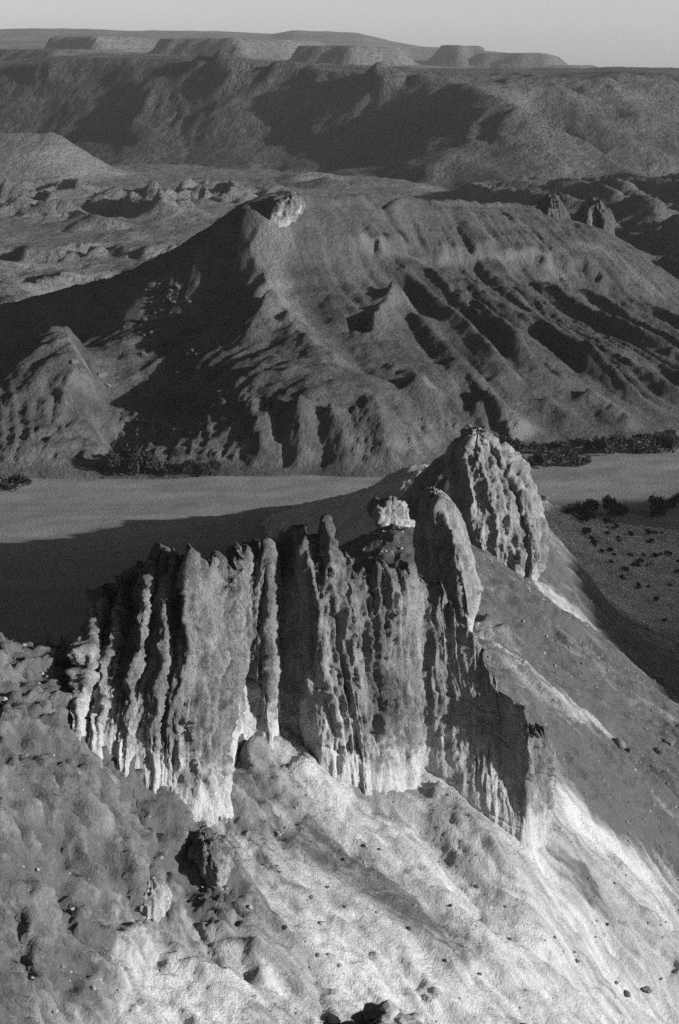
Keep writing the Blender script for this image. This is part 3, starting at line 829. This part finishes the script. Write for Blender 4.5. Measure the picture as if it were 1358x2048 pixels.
# rock towers on the mesa's crest
tag(loft('rock_tower', [(391, 1098, 1110), (400, 1085, 1122), (415, 1076, 1130), (435, 1070, 1140), (455, 1066, 1146), (475, 1062, 1150)], 916,
         [(-1, .4), (-.3, -.9), (.5, -.6), (1, .1), (.4, 1), (-.5, 1)], 9.0, mat=M_MESA, nz=60, na=100, lam=1.6, seed=11.0, sink=8, darker=0), 'broad blunt rock tower on the mesa crest, left of a split tower', 'rock')
tag(loft('rock_tower', [(404, 1190, 1200), (412, 1165, 1206), (425, 1156, 1222), (440, 1150, 1229), (460, 1146, 1231), (480, 1148, 1230), (495, 1160, 1226)], 934,
         [(-1, .4), (-.4, -.7), (.1, -.3), (.3, -.8), (.8, -.6), (1, .1), (.4, 1), (-.5, 1)], 9.0, mat=M_MESA, nz=60, na=110, lam=1.6, seed=13.0, sink=8, darker=-.1), 'split rock tower at the right end of the mesa crest', 'rock')
tag(loft('rock_outcrop', [(396, 560, 600), (402, 535, 606), (412, 522, 610), (425, 512, 606), (438, 508, 590)], 748,
         [(-1, .3), (-.3, -.8), (.6, -.6), (1, .2), (.4, 1), (-.5, 1)], 9.0, nz=40, na=110, lam=1.2, seed=15.0, sink=6, darker=.5), 'pale broken cap rock crowning the prow of the mesa', 'rock')

# ------------------------------------------------------------------ badlands beyond the mesa
by_ = np.concatenate([np.arange(860, 1500, 3.2), np.arange(1500, 2450, 6)])
bx_ = np.concatenate([np.arange(-520, -420, 6), np.arange(-420, 60, 2.6), np.arange(60, 640, 5)])
BX, BY = np.meshgrid(bx_, by_)
sc_w = fbm2(BX / 55, BY / 55, 4, 0.6) * 60 + (ridged2(BX / 16, BY / 60, 2) - 0.5) * 22
sc = sstep(-9, 9, BY - 1245 - 0.25 * (BX + 120) + sc_w)            # eroded terrace edge
sc2 = sstep(-8, 8, BY - 1130 - 0.5 * (BX + 150) + sc_w * 1.2 + 20)
BZ = 2 + 6.5 * sc + 4.5 * sc2 + fbm2(BX / 120, BY / 120, 3) * 3
hum = ridged2(BX / 75 + 3.3, BY / 95, 4, 0.52, 1.2)
hm = sstep(1400, 1480, BY) * sstep(1900, 1700, BY) * sstep(30, -40, BX + 0.12 * (BY - 1500))
hm = np.maximum(hm, sstep(1210, 1120, BY) * 0.8)
BZ = BZ + hm * (hum - 0.45) * 34 * sstep(-0.25, 0.35, fbm2(BX / 150 + 5, BY / 150, 2) + 0.15)
BZ = BZ + fbm2(BX / 14, BY / 18, 3, 0.6) * 1.0
hr = sstep(60, 160, BX - 0.02 * (BY - 1500))
BZ = BZ - 16 * hr * sstep(1750, 1850, BY)
BZ = BZ + hr * sstep(1800, 1650, BY) * sstep(880, 1000, BY) * ((ridged2((BX * 0.8 + BY * 0.5) / 120 + 2.2, (BY * 0.8 - BX * 0.5) / 300, 4, 0.5, 1.2) - 0.35) * 52)
BAD = field(bx_, by_, BZ)
for pts, h, w in [([(130, 452), (190, 458), (225, 465)], 9, 32), ([(290, 420), (330, 432), (370, 450)], 9, 40),
                  ([(0, 570), (30, 590), (60, 610)], 10, 40), ([(560, 372), (620, 362), (680, 366)], 8, 50)]:
    q = np.array([floor_at(a, b, 12.0) for a, b in pts])
    BZ = add_line(BZ, BX, BY, q, h, w, 1.2, 0.3)
BZ = add_line(BZ, BX, BY, np.array([(-450, 2030), (-385, 2012), (-307, 2000), (-258, 1985), (-235, 1975)]), 47, 120, 1.0, 0.35, 0.05)
BD = 0.5 + 0.35 * hr + 0.3 * fbm2(BX / 60, BY / 60, 4) + 0.25 * hm * (0.6 - hum)
tag(grid_obj('badlands', BX, BY, BZ, M_BAD, {'dark': np.clip(BD, 0, 1)}), kind='structure')

# ------------------------------------------------------------------ far canyon wall and the plateau behind it
fp = []
for px, py, Y in [(-200, 150, 2950), (0, 142, 2800), (100, 122, 2750), (200, 115, 2700), (330, 118, 2630), (450, 120, 2560), (560, 131, 2490), (720, 139, 2380), (850, 148, 2280), (915, 165, 2230), (970, 215, 2150),
                  (1040, 240, 2100), (1080, 310, 2010), (1160, 392, 1880), (1100, 160, 2480), (1250, 152, 2560), (1358, 157, 2620), (1500, 160, 2700), (1200, 230, 2330), (1358, 320, 2230), (1358, 240, 2450),
                  (1200, 330, 2150), (1120, 260, 2270), (300, 240, 2480), (100, 250, 2600), (600, 250, 2310), (800, 280, 2150), (950, 300, 2050), (1500, 330, 2250), (1358, 400, 2060),
                  (-200, 345, 2550), (0, 345, 2450), (200, 348, 2350), (400, 352, 2230), (550, 358, 2150), (700, 364, 2080), (850, 374, 2000), (1000, 388, 1900)]:
    fp.append(tuple(at(px, py, Y if px > 950 else 2230 + (Y - 2230) * 0.68 if py < 300 else 1900 + (Y - 1900) * 0.78)))
for px, py in [(1300, 430), (1450, 430)]:
    fp.append(floor_at(px, py, 9.0))
for X, Y, z in [(-800, 3300, 140), (-300, 3100, 139), (0, 2900, 134), (200, 2700, 128), (500, 2900, 126), (1000, 3000, 126), (-500, 2100, 6), (0, 1900, 6), (300, 1750, 6), (600, 1850, 6), (900, 2200, 20), (-900, 2800, 60), (900, 2600, 120), (-500, 3600, 143), (500, 3600, 128)]:
    fp.append((X, Y, z))
FAR = TPS(fp, 0.002)
fy_ = np.concatenate([np.arange(1780, 2950, 6.0), np.arange(2950, 3600, 16)])
fx_ = np.concatenate([np.linspace(-900, -560, 20, endpoint=False), np.arange(-560, 620, 5.5), np.linspace(620, 1000, 25)])
FX, FY = np.meshgrid(fx_, fy_)
FZ = FAR(FX, FY)
rimp = np.array([at(a, b, 2230 + (Y - 2230) * 0.68 if a < 950 else Y) for a, b, Y in [(-200, 150, 2950), (0, 142, 2800), (100, 122, 2750), (200, 115, 2700), (330, 118, 2630), (450, 120, 2560), (560, 131, 2490), (720, 139, 2380), (850, 148, 2280), (915, 160, 2230), (1100, 158, 2480), (1250, 152, 2560), (1358, 157, 2620), (1500, 160, 2700)]])
zcap = np.interp(FX / FY * 2500, rimp[:, 0] / rimp[:, 1] * 2500, rimp[:, 2]) + 0.012 * (FY - 2500)
FZ = -smax(-FZ, -zcap, 7.0)
wall = sstep(12, 40, FZ) * sstep(140, 118, FZ + sstep(2700, 3000, FY) * 30)
fw = fbm2(FX / 120, FY / 120, 3) * 50
FZ = FZ + wall * (ridged2((FX * 0.8 + FY * 0.35 + fw) / 115, (FY * 0.8 - FX * 0.35) / 420, 4, 0.5, 1.1) - 0.62) * 9
FZ = FZ + (ridged2((FX * 0.8 + FY * 0.35 + fw) / 42, (FY * 0.8 - FX * 0.35) / 200, 3, 0.55, 1.1) - 0.6) * 5 * wall + fbm2(FX / 60, FY / 60, 4, 0.6) * 2.0
for pts, h, w in [([(440, 122), (455, 150), (450, 185)], 13, 50), ([(390, 125), (400, 150)], 12, 40), ([(540, 130), (555, 160)], 12, 45), ([(915, 165), (970, 215), (1040, 240), (1080, 310), (1160, 392)], 16, 60),
                  ([(760, 140), (755, 170), (760, 200)], 14, 40), ([(1090, 165), (1150, 240), (1250, 300), (1340, 370)], 16, 60), ([(1200, 160), (1300, 260)], 14, 55), ([(1030, 180), (1100, 230), (1150, 300)], -12, 60),
                  ([(620, 385), (700, 362), (790, 372), (840, 392)], 14, 75), ([(820, 388), (900, 362), (990, 368), (1040, 400)], 16, 80), ([(1150, 300), (1230, 360), (1358, 420)], 20, 60), ([(800, 200), (840, 300), (860, 380)], 6, 60), ([(690, 160), (640, 260), (600, 350)], 5, 60), ([(300, 150), (260, 250), (250, 340)], 6, 60), ([(430, 190), (450, 260), (500, 345)], 5, 55)]:
    FZ = add_line(FZ, FX, FY, trace(pts, FAR, 1800, 3200), h, w, 1.1)
FZ = FZ + 0.6 * wall * (np.mod(FZ + fbm2(FX / 80, FY / 80, 2) * 6, 17) / 17 - 0.5) * 3.5
FD = 0.80 + 0.3 * fbm2(FX / 150, FY / 150, 4) + 0.25 * sstep(100, 40, FZ) * wall
tag(grid_obj('canyon_wall', FX, FY, FZ, M_FAR, {'dark': np.clip(FD, 0, 1)}), kind='structure')

py_ = np.concatenate([np.arange(2900, 6000, 32), np.arange(6000, 14000, 110), np.linspace(14000, 29000, 20)])
# tablelands
px_ = np.concatenate([np.linspace(-5200, -1500, 50, endpoint=False), np.linspace(-1500, 1500, 160, endpoint=False), np.linspace(1500, 5600, 60)])
PX, PY = np.meshgrid(px_, py_)
sx0, _ = ray(np.array([-400., 0., 200., 480., 545., 585., 650., 720., 790., 850., 1000., 1090., 1150., 1280., 1358., 1800.]), 80.0)
sky_row = np.array([62, 64, 63, 70, 73, 65, 67, 72, 88, 97, 106, 118, 136, 148, 151, 152.])
rx1, _ = ray(np.array([-400., 0., 200., 560., 900., 1358., 1800.]), 120.0)
rim_row = np.array([140, 136, 116, 132, 150, 156, 158.])
ang = PX / PY
row0 = np.interp(ang, rx1, rim_row); row1 = np.interp(ang, sx0, sky_row)
f_ = np.clip((np.log(PY) - math.log(2900.)) / (math.log(9000.) - math.log(2900.)), 0, 1)
row = row0 + (row1 - row0) * (0.42 * f_ + 0.58 * sstep(0.72, 0.98, f_))
PZ = 130 + (130 - row) / FPX * np.minimum(PY, 9500) + fbm2(PX / 400, PY / 500, 4) * 9 - np.maximum(PY - 9500, 0) * 0.01
def mesa_blob(PZ, pxl, pxr, rtop, rbase, Y, dep, edge):
    a = at(pxl, rtop, Y); b = at(pxr, rtop, Y)
    cx, hw = (a[0] + b[0]) / 2, (b[0] - a[0]) / 2
    zt = 130 + (130 - rtop) / FPX * Y
    d = np.maximum(np.abs(PX - cx - 0.25 * (PY - Y)) - hw, np.abs(PY - Y - dep + 0.9 * (PX - cx)) - dep) + fbm2(PX / 220, PY / 220, 3) * 45
    m = sstep(edge, -edge * 0.2, d)
    return PZ + m * np.maximum(zt - PZ, 0)
for q in [(290, 500, 79, 108, 4700, 500, 22), (600, 715, 93, 110, 4300, 350, 18), (60, 225, 76, 90, 5200, 500, 22), (-200, 150, 100, 115, 4000, 250, 30), (865, 925, 92, 106, 6600, 300, 60), (925, 1080, 107, 120, 6500, 400, 90), (1110, 1150, 130, 140, 6200, 300, 50)]:
    PZ = mesa_blob(PZ, *q)
PD = 0.45 + 0.3 * fbm2(PX / 300, PY / 300, 4)
tag(grid_obj('distant_plateau', PX, PY, PZ, M_FAR, {'dark': np.clip(PD, 0, 1)}), kind='structure')

# ------------------------------------------------------------------ plateau rim on the right, whose long shadow fills the side valley
RIM = np.array([(300, -900, 134), (350, -300, 132), (409, 53, 120), (430, 140, 124), (442, 214, 139), (475, 350, 124), (490, 400, 106), (545, 445, 108), (720, 490, 128), (1400, 560, 132), (3000, 700, 134)], float)
rx_ = np.linspace(230, 1900, 150); ry_ = np.linspace(-1400, 760, 150)
RX, RY = np.meshgrid(rx_, ry_)
d, t = polydist(RX, RY, RIM)
Lr = np.r_[0, np.cumsum(np.hypot(np.diff(RIM[:, 0]), np.diff(RIM[:, 1])))]; Lr /= Lr[-1]
rim_z = np.interp(t, Lr, RIM[:, 2])
yr = np.interp(RX, RIM[2:, 0], RIM[2:, 1]); xr_ = np.interp(RY, RIM[:7, 1], RIM[:7, 0])
inside = (RX > xr_) & ((RY < yr) | (RX < 409))
sd = np.where(inside, d, -d)
RZ = np.where(sd > 0, rim_z - 0 * sd, rim_z - np.minimum(-sd, 22) * 2.6 - np.maximum(-sd - 22, 0) * 0.62) + fbm2(RX / 40, RY / 40, 3) * 2.5 * sstep(30, -10, sd)
tag(grid_obj('plateau', RX, RY, np.maximum(RZ, -6), M_MESA, {'dark': 0.5 + 0 * RX}), kind='structure')

# ground in front of the camera: the cliff-top falls away to a stony knob
kx = np.linspace(-45, 45, 150); ky = np.linspace(-40, 104, 180)
KX, KY = np.meshgrid(kx, ky)
KZ = np.where(KY < 2, 128.0, 128.0 - 0.66 * (KY - 2)) - np.maximum(KY - 40, 0) * 0.75
KZ = KZ + fbm2(KX / 6, KY / 6, 4) * 0.8 - 0.02 * np.abs(KX) ** 1.4
kd = np.hypot((KX - 1.1) / np.where(KX < 1.1, 2.0, 1.75), (KY - 36.5) / 1.7)
KZ = KZ + 4.95 * sstep(2.1, 0.2, kd + n2(KX * 0.9, KY * 0.9) * 0.35) + fbm2(KX / 0.9, KY / 0.9, 2) * 0.12
KFN = field(kx, ky, KZ)
tag(grid_obj('cliff_top', KX, KY, KZ, M_TALUS, {'dark': np.clip(0.6 + 0.3 * fbm2(KX / 5, KY / 5, 3), 0, 1)}), kind='structure')


# ------------------------------------------------------------------ boulders and stones
def ico(sub):
    import bmesh
    bm = bmesh.new(); bmesh.ops.create_icosphere(bm, subdivisions=sub, radius=1.0)
    V = np.array([v.co[:] for v in bm.verts]); F = np.array([[v.index for v in f.verts] for f in bm.faces]); bm.free()
    return V, F


ICO = {k: ico(k) for k in (1, 2, 3, 4)}


def rock_mesh(seed, sub=3, flat=0.7, cuts=9):
    rs = np.random.RandomState(seed)
    V, F = ICO[sub]; V = V.copy()
    for k in range(cuts):
        n = rs.normal(size=3); n /= np.linalg.norm(n); dd = rs.uniform(0.55, 0.85)
        V -= np.maximum(0, V @ n - dd)[:, None] * n[None]
    V *= (1 + 0.16 * fbm3(V[:, 0] * 2 + seed, V[:, 1] * 2, V[:, 2] * 2, 3, 0.6))[:, None]
    V *= np.array([rs.uniform(.85, 1.15), rs.uniform(.8, 1.1), flat * rs.uniform(.8, 1.2)])
    return V, F


ROCKS = []
for k in range(7):
    V, F = rock_mesh(40 + k)
    me = mesh_obj('boulder', V, F, M_BOULDER, None, True).data
    bpy.data.objects.remove(bpy.data.objects[-1] if False else [o for o in COL.objects if o.data == me][0])
    ROCKS.append(me)
M_DARKB = ground_mat('shaded_scree_block', 0.12, 0.04, 0.4, bump=0.6, grain=6.0, attr=False)  # darkened copy of the boulder rock: shade put into colour where blocks catch sun
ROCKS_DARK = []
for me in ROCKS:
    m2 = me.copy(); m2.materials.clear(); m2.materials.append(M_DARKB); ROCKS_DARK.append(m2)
rnd = random.Random(5)


def put_rock(name, mesh, x, y, z, r, label, cat, group=None, sink=0.25, mat=None):
    o = bpy.data.objects.new(name, mesh); COL.objects.link(o)
    o.location = (x, y, z + r * (0.7 - sink) * 0.7)
    o.scale = (r, r, r); o.rotation_euler = (rnd.uniform(-.25, .25), rnd.uniform(-.25, .25), rnd.uniform(0, 6.28))
    return tag(o, label, cat, group)


def ground(X, Y):
    return np.maximum(np.maximum(hillz(X, Y) - 200 * ((Y > 584) | (X < -105) | (X > 130)), floor_z(X, Y)), np.where((Y > 562) & (Y < 1080), mesa_z(X, Y), -99))


def boulder(px, py, wpx, label, group=None, fn=hillz, y0=101, y1=580, meshes=ROCKS):
    q = hit(fn, px, py, y0, y1, 1500)[0]
    r = 0.5 * wpx / FPX * q[1] * 1.03
    return put_rock('boulder', meshes[rnd.randrange(7)], q[0], q[1], q[2], r, label, 'boulder', group)


for px, py, w, lb in [(1240, 1492, 32, 'largest dark boulder on the gravel bench, a small stone beside it'), (1338, 1488, 28, 'upright boulder on the gravel bench, casting a long shadow'), (1318, 1508, 30, 'broad low boulder on the gravel bench just below the upright one'), (1258, 1504, 16, 'small stone touching the largest boulder on the gravel bench')]:
    boulder(px, py, w, lb, 'boulders on the gravel bench')
for px, py, w in [(1255, 1990, 20), (1292, 1982, 24)]:
    boulder(px, py, w, 'pale boulder half buried low on the white talus, one of a pair', 'pair of boulders low on the talus')
for px, py, w in [(820, 1858, 15), (655, 1775, 14), (902, 1812, 12), (1178, 1760, 14), (1020, 1880, 13), (1010, 1815, 12), (760, 1700, 12), (690, 1720, 11), (1125, 1905, 12), (560, 1745, 12), (1215, 1850, 12), (960, 1950, 12)]:
    boulder(px, py, w * 0.8, 'single small boulder resting on the streaked talus below the fin', 'small boulders on the talus')
boulder(1088, 1000, 26, 'dark boulder at the right edge of the cleft pinnacle', fn=ground, y0=300, y1=600)
for px, py, w, lb in [(205, 754, 24, 'large angular boulder beside the pale scar left of the mesa gully'), (150, 727, 18, 'dark boulder on the sharp ridge above the pale scar'), (355, 748, 12, 'lone small boulder below the boulder field on the shaded mesa face'), (215, 772, 14, 'small boulder in the gully just below the pale scar')]:
    boulder(px, py, w, lb, 'boulders left of the mesa gully', mesa_z, 570, 900)
for k in range(70):
    u = rnd.random(); px = 330 + rnd.gauss(0, 36) + 20 * (u - .5); py = 565 + 150 * u
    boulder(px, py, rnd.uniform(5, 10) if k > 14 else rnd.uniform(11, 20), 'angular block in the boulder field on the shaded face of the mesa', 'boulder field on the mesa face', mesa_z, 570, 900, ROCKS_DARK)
tag(loft('rock_block', [(1768, 285, 318), (1780, 272, 332), (1800, 262, 340), (1825, 272, 338), (1850, 288, 330)], float(trace([(305, 1850)])[0, 1]) + 1.5,
         [(-1, .4), (-.5, -.8), (.5, -.6), (1, .1), (.5, 1), (-.5, 1)], 2.6, nz=60, na=110, lam=0.45, seed=21.0, sink=1.5, rough=.7), 'rounded bedded rock block jutting from the left slope above a white scar', 'rock')
tag(loft('rock_block', [(1682, 395, 425), (1692, 372, 448), (1710, 360, 464), (1730, 372, 462), (1752, 398, 450), (1775, 418, 436)], float(trace([(425, 1775)])[0, 1]) + 2.0,
         [(-1, .5), (-.2, -.6), (.5, -.9), (1, .0), (.5, 1), (-.5, 1)], 3.4, nz=70, na=120, lam=0.45, seed=23.0, sink=1.5, darker=.5), 'dark crusted rock overhang on the pale slope just below the fin', 'rock')

# stones on the knob at the camera's feet
SMALL = []
for k in range(6):
    V, F = rock_mesh(80 + k, 2, 0.65, 8)
    ob = mesh_obj('stone', V, F, M_STONE, None, False); SMALL.append(ob.data); bpy.data.objects.remove(ob)
for k in range(150):
    a = rnd.uniform(0, 6.28); q = rnd.random() ** 0.5
    x = 1.2 + math.cos(a) * q * 2.4; y = 36.2 + math.sin(a) * q * 2.4 - 0.6
    r = rnd.choice((.06, .08, .1, .13, .18, .26)) * rnd.uniform(.8, 1.2)
    put_rock('stone', SMALL[rnd.randrange(6)], x, y, float(KFN(x, y)), r, 'broken stone lying on the knob at the bottom of the slope', 'stone', 'stones on the near knob', 0.15)

# fine scree on the hillside
rs = np.random.RandomState(3)
n = 19000
sx = rs.uniform(-46, 62, n); sy = 112 + rs.beta(1.2, 1.6, n) * 250
dkf = field(xs, ys, DK)
keep = rs.rand(n) < 0.06 + 0.94 * np.clip(dkf(sx, sy) * 1.2 - 0.3 + 1.3 * n2(sx / 4, sy / 4), 0, 1)
sx, sy = sx[keep], sy[keep]; n = len(sx)
sz = hillz(sx, sy)
V0, F0 = ICO[1]
r = 0.05 + 0.26 * rs.rand(n) ** 7
th = rs.rand(n) * 6.28
VV = V0[None] * (1 + 0.35 * rs.uniform(-1, 1, (n, len(V0), 1)))
ca, sa = np.cos(th)[:, None], np.sin(th)[:, None]
VV = np.stack([VV[..., 0] * ca - VV[..., 1] * sa, VV[..., 0] * sa + VV[..., 1] * ca, VV[..., 2] * 0.7], -1) * r[:, None, None] + np.stack([sx, sy, sz + r * 0.2], -1)[:, None]
FF = (F0[None] + (np.arange(n) * len(V0))[:, None, None]).reshape(-1, 3)
tag(mesh_obj('scree', VV.reshape(-1, 3), FF, M_STONE, None, False), 'loose brown scree strewn over the pale hillside', 'scree', kind='stuff')

# ------------------------------------------------------------------ bushes along the wash
def bush_mesh(seed, n=620):
    rs = np.random.RandomState(seed)
    nc = 11
    cen = np.stack([rs.uniform(-.62, .62, nc), rs.uniform(-.5, .5, nc), rs.uniform(.2, .68, nc)], 1)
    cr = rs.uniform(.2, .38, nc)
    k = rs.randint(0, nc, n)
    d = rs.normal(size=(n, 3)); d /= np.linalg.norm(d, axis=1, keepdims=True)
    p = cen[k] + d * (cr[k] * rs.rand(n) ** 0.35)[:, None]
    p[:, 2] = np.abs(p[:, 2])
    a = rs.normal(size=(n, 3)); a /= np.linalg.norm(a, axis=1, keepdims=True)
    a[:, 2] = np.abs(a[:, 2]) + .4
    b = np.cross(a, rs.normal(size=(n, 3))); b /= np.linalg.norm(b, axis=1, keepdims=True)
    l = rs.uniform(.07, .15, (n, 1)); w = rs.uniform(.03, .065, (n, 1))
    V = np.stack([p - b * w, p + b * w, p + a * l + b * w * .3, p + a * l - b * w * .3], 1).reshape(-1, 3)
    return V, np.arange(n * 4).reshape(-1, 4)


def stem_mesh(seed):
    rs = np.random.RandomState(seed); V = []; F = []
    for k in range(6):
        e = np.array([rs.uniform(-.5, .5), rs.uniform(-.4, .4), rs.uniform(.4, .7)]); s0 = e * np.array([.15, .15, 0])
        for t_, r_ in ((0, .03), (.5, .02), (1, .006)):
            c = s0 + (e - s0) * t_
            for q in range(5): V.append(c + r_ * np.array([math.cos(q * 1.257), math.sin(q * 1.257), 0]))
        o_ = k * 15
        for rr in range(2):
            for q in range(5): F.append([o_ + rr * 5 + q, o_ + rr * 5 + (q + 1) % 5, o_ + rr * 5 + 5 + (q + 1) % 5, o_ + rr * 5 + 5 + q])
    return np.array(V), np.array(F)


LEAF, STEM = [], []
for k in range(4):
    o = mesh_obj('foliage', *bush_mesh(60 + k), M_BUSH, None, False); LEAF.append(o.data); bpy.data.objects.remove(o)
    o = mesh_obj('stem', *stem_mesh(70 + k), M_STEM, None, False); STEM.append(o.data); bpy.data.objects.remove(o)


def bush(px, py, wpx, hpx, label, group, name='tamarisk_bush'):
    q = hit(ground, px, py, 330, 900, 1800)[0]
    w = wpx / FPX * q[1] * 1.15; h = hpx / FPX * q[1] * 1.25
    e = bpy.data.objects.new(name, None); COL.objects.link(e)
    e.location = (q[0], q[1], q[2] - 0.1); e.rotation_euler = (0, 0, rnd.uniform(-.5, .5) + (3.14 if rnd.random() < .5 else 0))
    e.scale = (w * 0.58, w * 0.5, h * 1.05)
    k = rnd.randrange(4)
    for nm, me in (('foliage', LEAF[k]), ('stem', STEM[k])):
        c = bpy.data.objects.new(nm, me); COL.objects.link(c); c.parent = e
    return tag(e, label, 'bush', group)


for *a, lb in [(225, 946, 60, 36, 'dark bush against the foot of the pale hill at the gully mouth'), (262, 947, 74, 42, 'tallest and widest dark tamarisk bush at the gully mouth'), (300, 948, 60, 34, 'dark bush beside the tallest one at the gully mouth'), (345, 948, 40, 14, 'very low flat bush between the two bush clumps at the gully mouth'), (382, 948, 54, 24, 'rounded bush beyond the low flat one at the foot of the mesa bluff'), (420, 949, 46, 24, 'last bush of the row at the foot of the mesa bluff')]:
    bush(*a, lb, 'bushes at the gully mouth')
bush(18, 978, 84, 24, 'lone low spreading dark bush out on the open gravel of the wash', None)
for a in [(1015, 898, 60, 24), (1065, 933, 50, 22), (1100, 933, 55, 27), (1140, 932, 52, 26), (1172, 929, 34, 15), (1070, 906, 56, 18), (1112, 897, 26, 14), (1190, 907, 46, 28), (1225, 908, 56, 36), (1262, 907, 44, 26),
          (1310, 906, 56, 30), (1345, 906, 50, 28), (1295, 880, 50, 12), (1335, 874, 40, 12), (1240, 884, 30, 10), (1160, 892, 34, 12), (1210, 886, 26, 9), (1130, 908, 40, 10), (1350, 882, 30, 12)]:
    bush(*a, 'dense dark tamarisk bush in the thicket between the mesa foot and the sunlit wash', 'thicket along the mesa foot')
for a in [(1150, 1032, 44, 20), (1174, 1030, 48, 27), (1165, 1040, 52, 14), (1216, 1031, 56, 33), (1246, 1031, 42, 18), (1310, 1027, 50, 28), (1335, 1024, 32, 20), (1354, 1016, 36, 24), (1316, 1034, 30, 12), (1212, 1046, 30, 9)]:
    bush(*a, 'dark bush on the shaded near edge of the wash, right of the cleft pinnacle', 'bushes on the shaded edge of the wash')
for k in range(46):
    px = rnd.uniform(1165, 1358); py = rnd.uniform(1050, 1065 + (px - 1150) * 1.0)
    w = rnd.uniform(7, 16)
    bush(px, py, w, w * .55, 'small scattered desert shrub on the shaded bushy slope below the pinnacle', 'small shrubs on the shaded slope', 'desert_shrub')


# ------------------------------------------------------------------ desert haze
def haze_box():
    x0, x1, y0, y1, z0, z1 = -31000, 31000, -3200, 31000, -12, 420
    V = np.array([(x, y, z) for z in (z0, z1) for y in (y0, y1) for x in (x0, x1)], float)
    F = np.array([[0, 2, 3, 1], [4, 5, 7, 6], [0, 1, 5, 4], [2, 6, 7, 3], [0, 4, 6, 2], [1, 3, 7, 5]])
    m = bpy.data.materials.new('pale_haze'); m.use_nodes = True
    t = m.node_tree; t.nodes.clear()
    o = t.nodes.new('ShaderNodeOutputMaterial'); v = t.nodes.new('ShaderNodeVolumePrincipled')
    v.inputs['Color'].default_value = (0.9, 0.9, 0.9, 1); v.inputs['Density'].default_value = HAZE; v.inputs['Anisotropy'].default_value = 0.2
    t.links.new(v.outputs[0], o.inputs['Volume'])
    return tag(mesh_obj('haze', V, F, m, None, False), 'thin pale haze lying over the whole desert valley', 'haze', kind='stuff')


HAZE = 4.2e-5
haze_box()
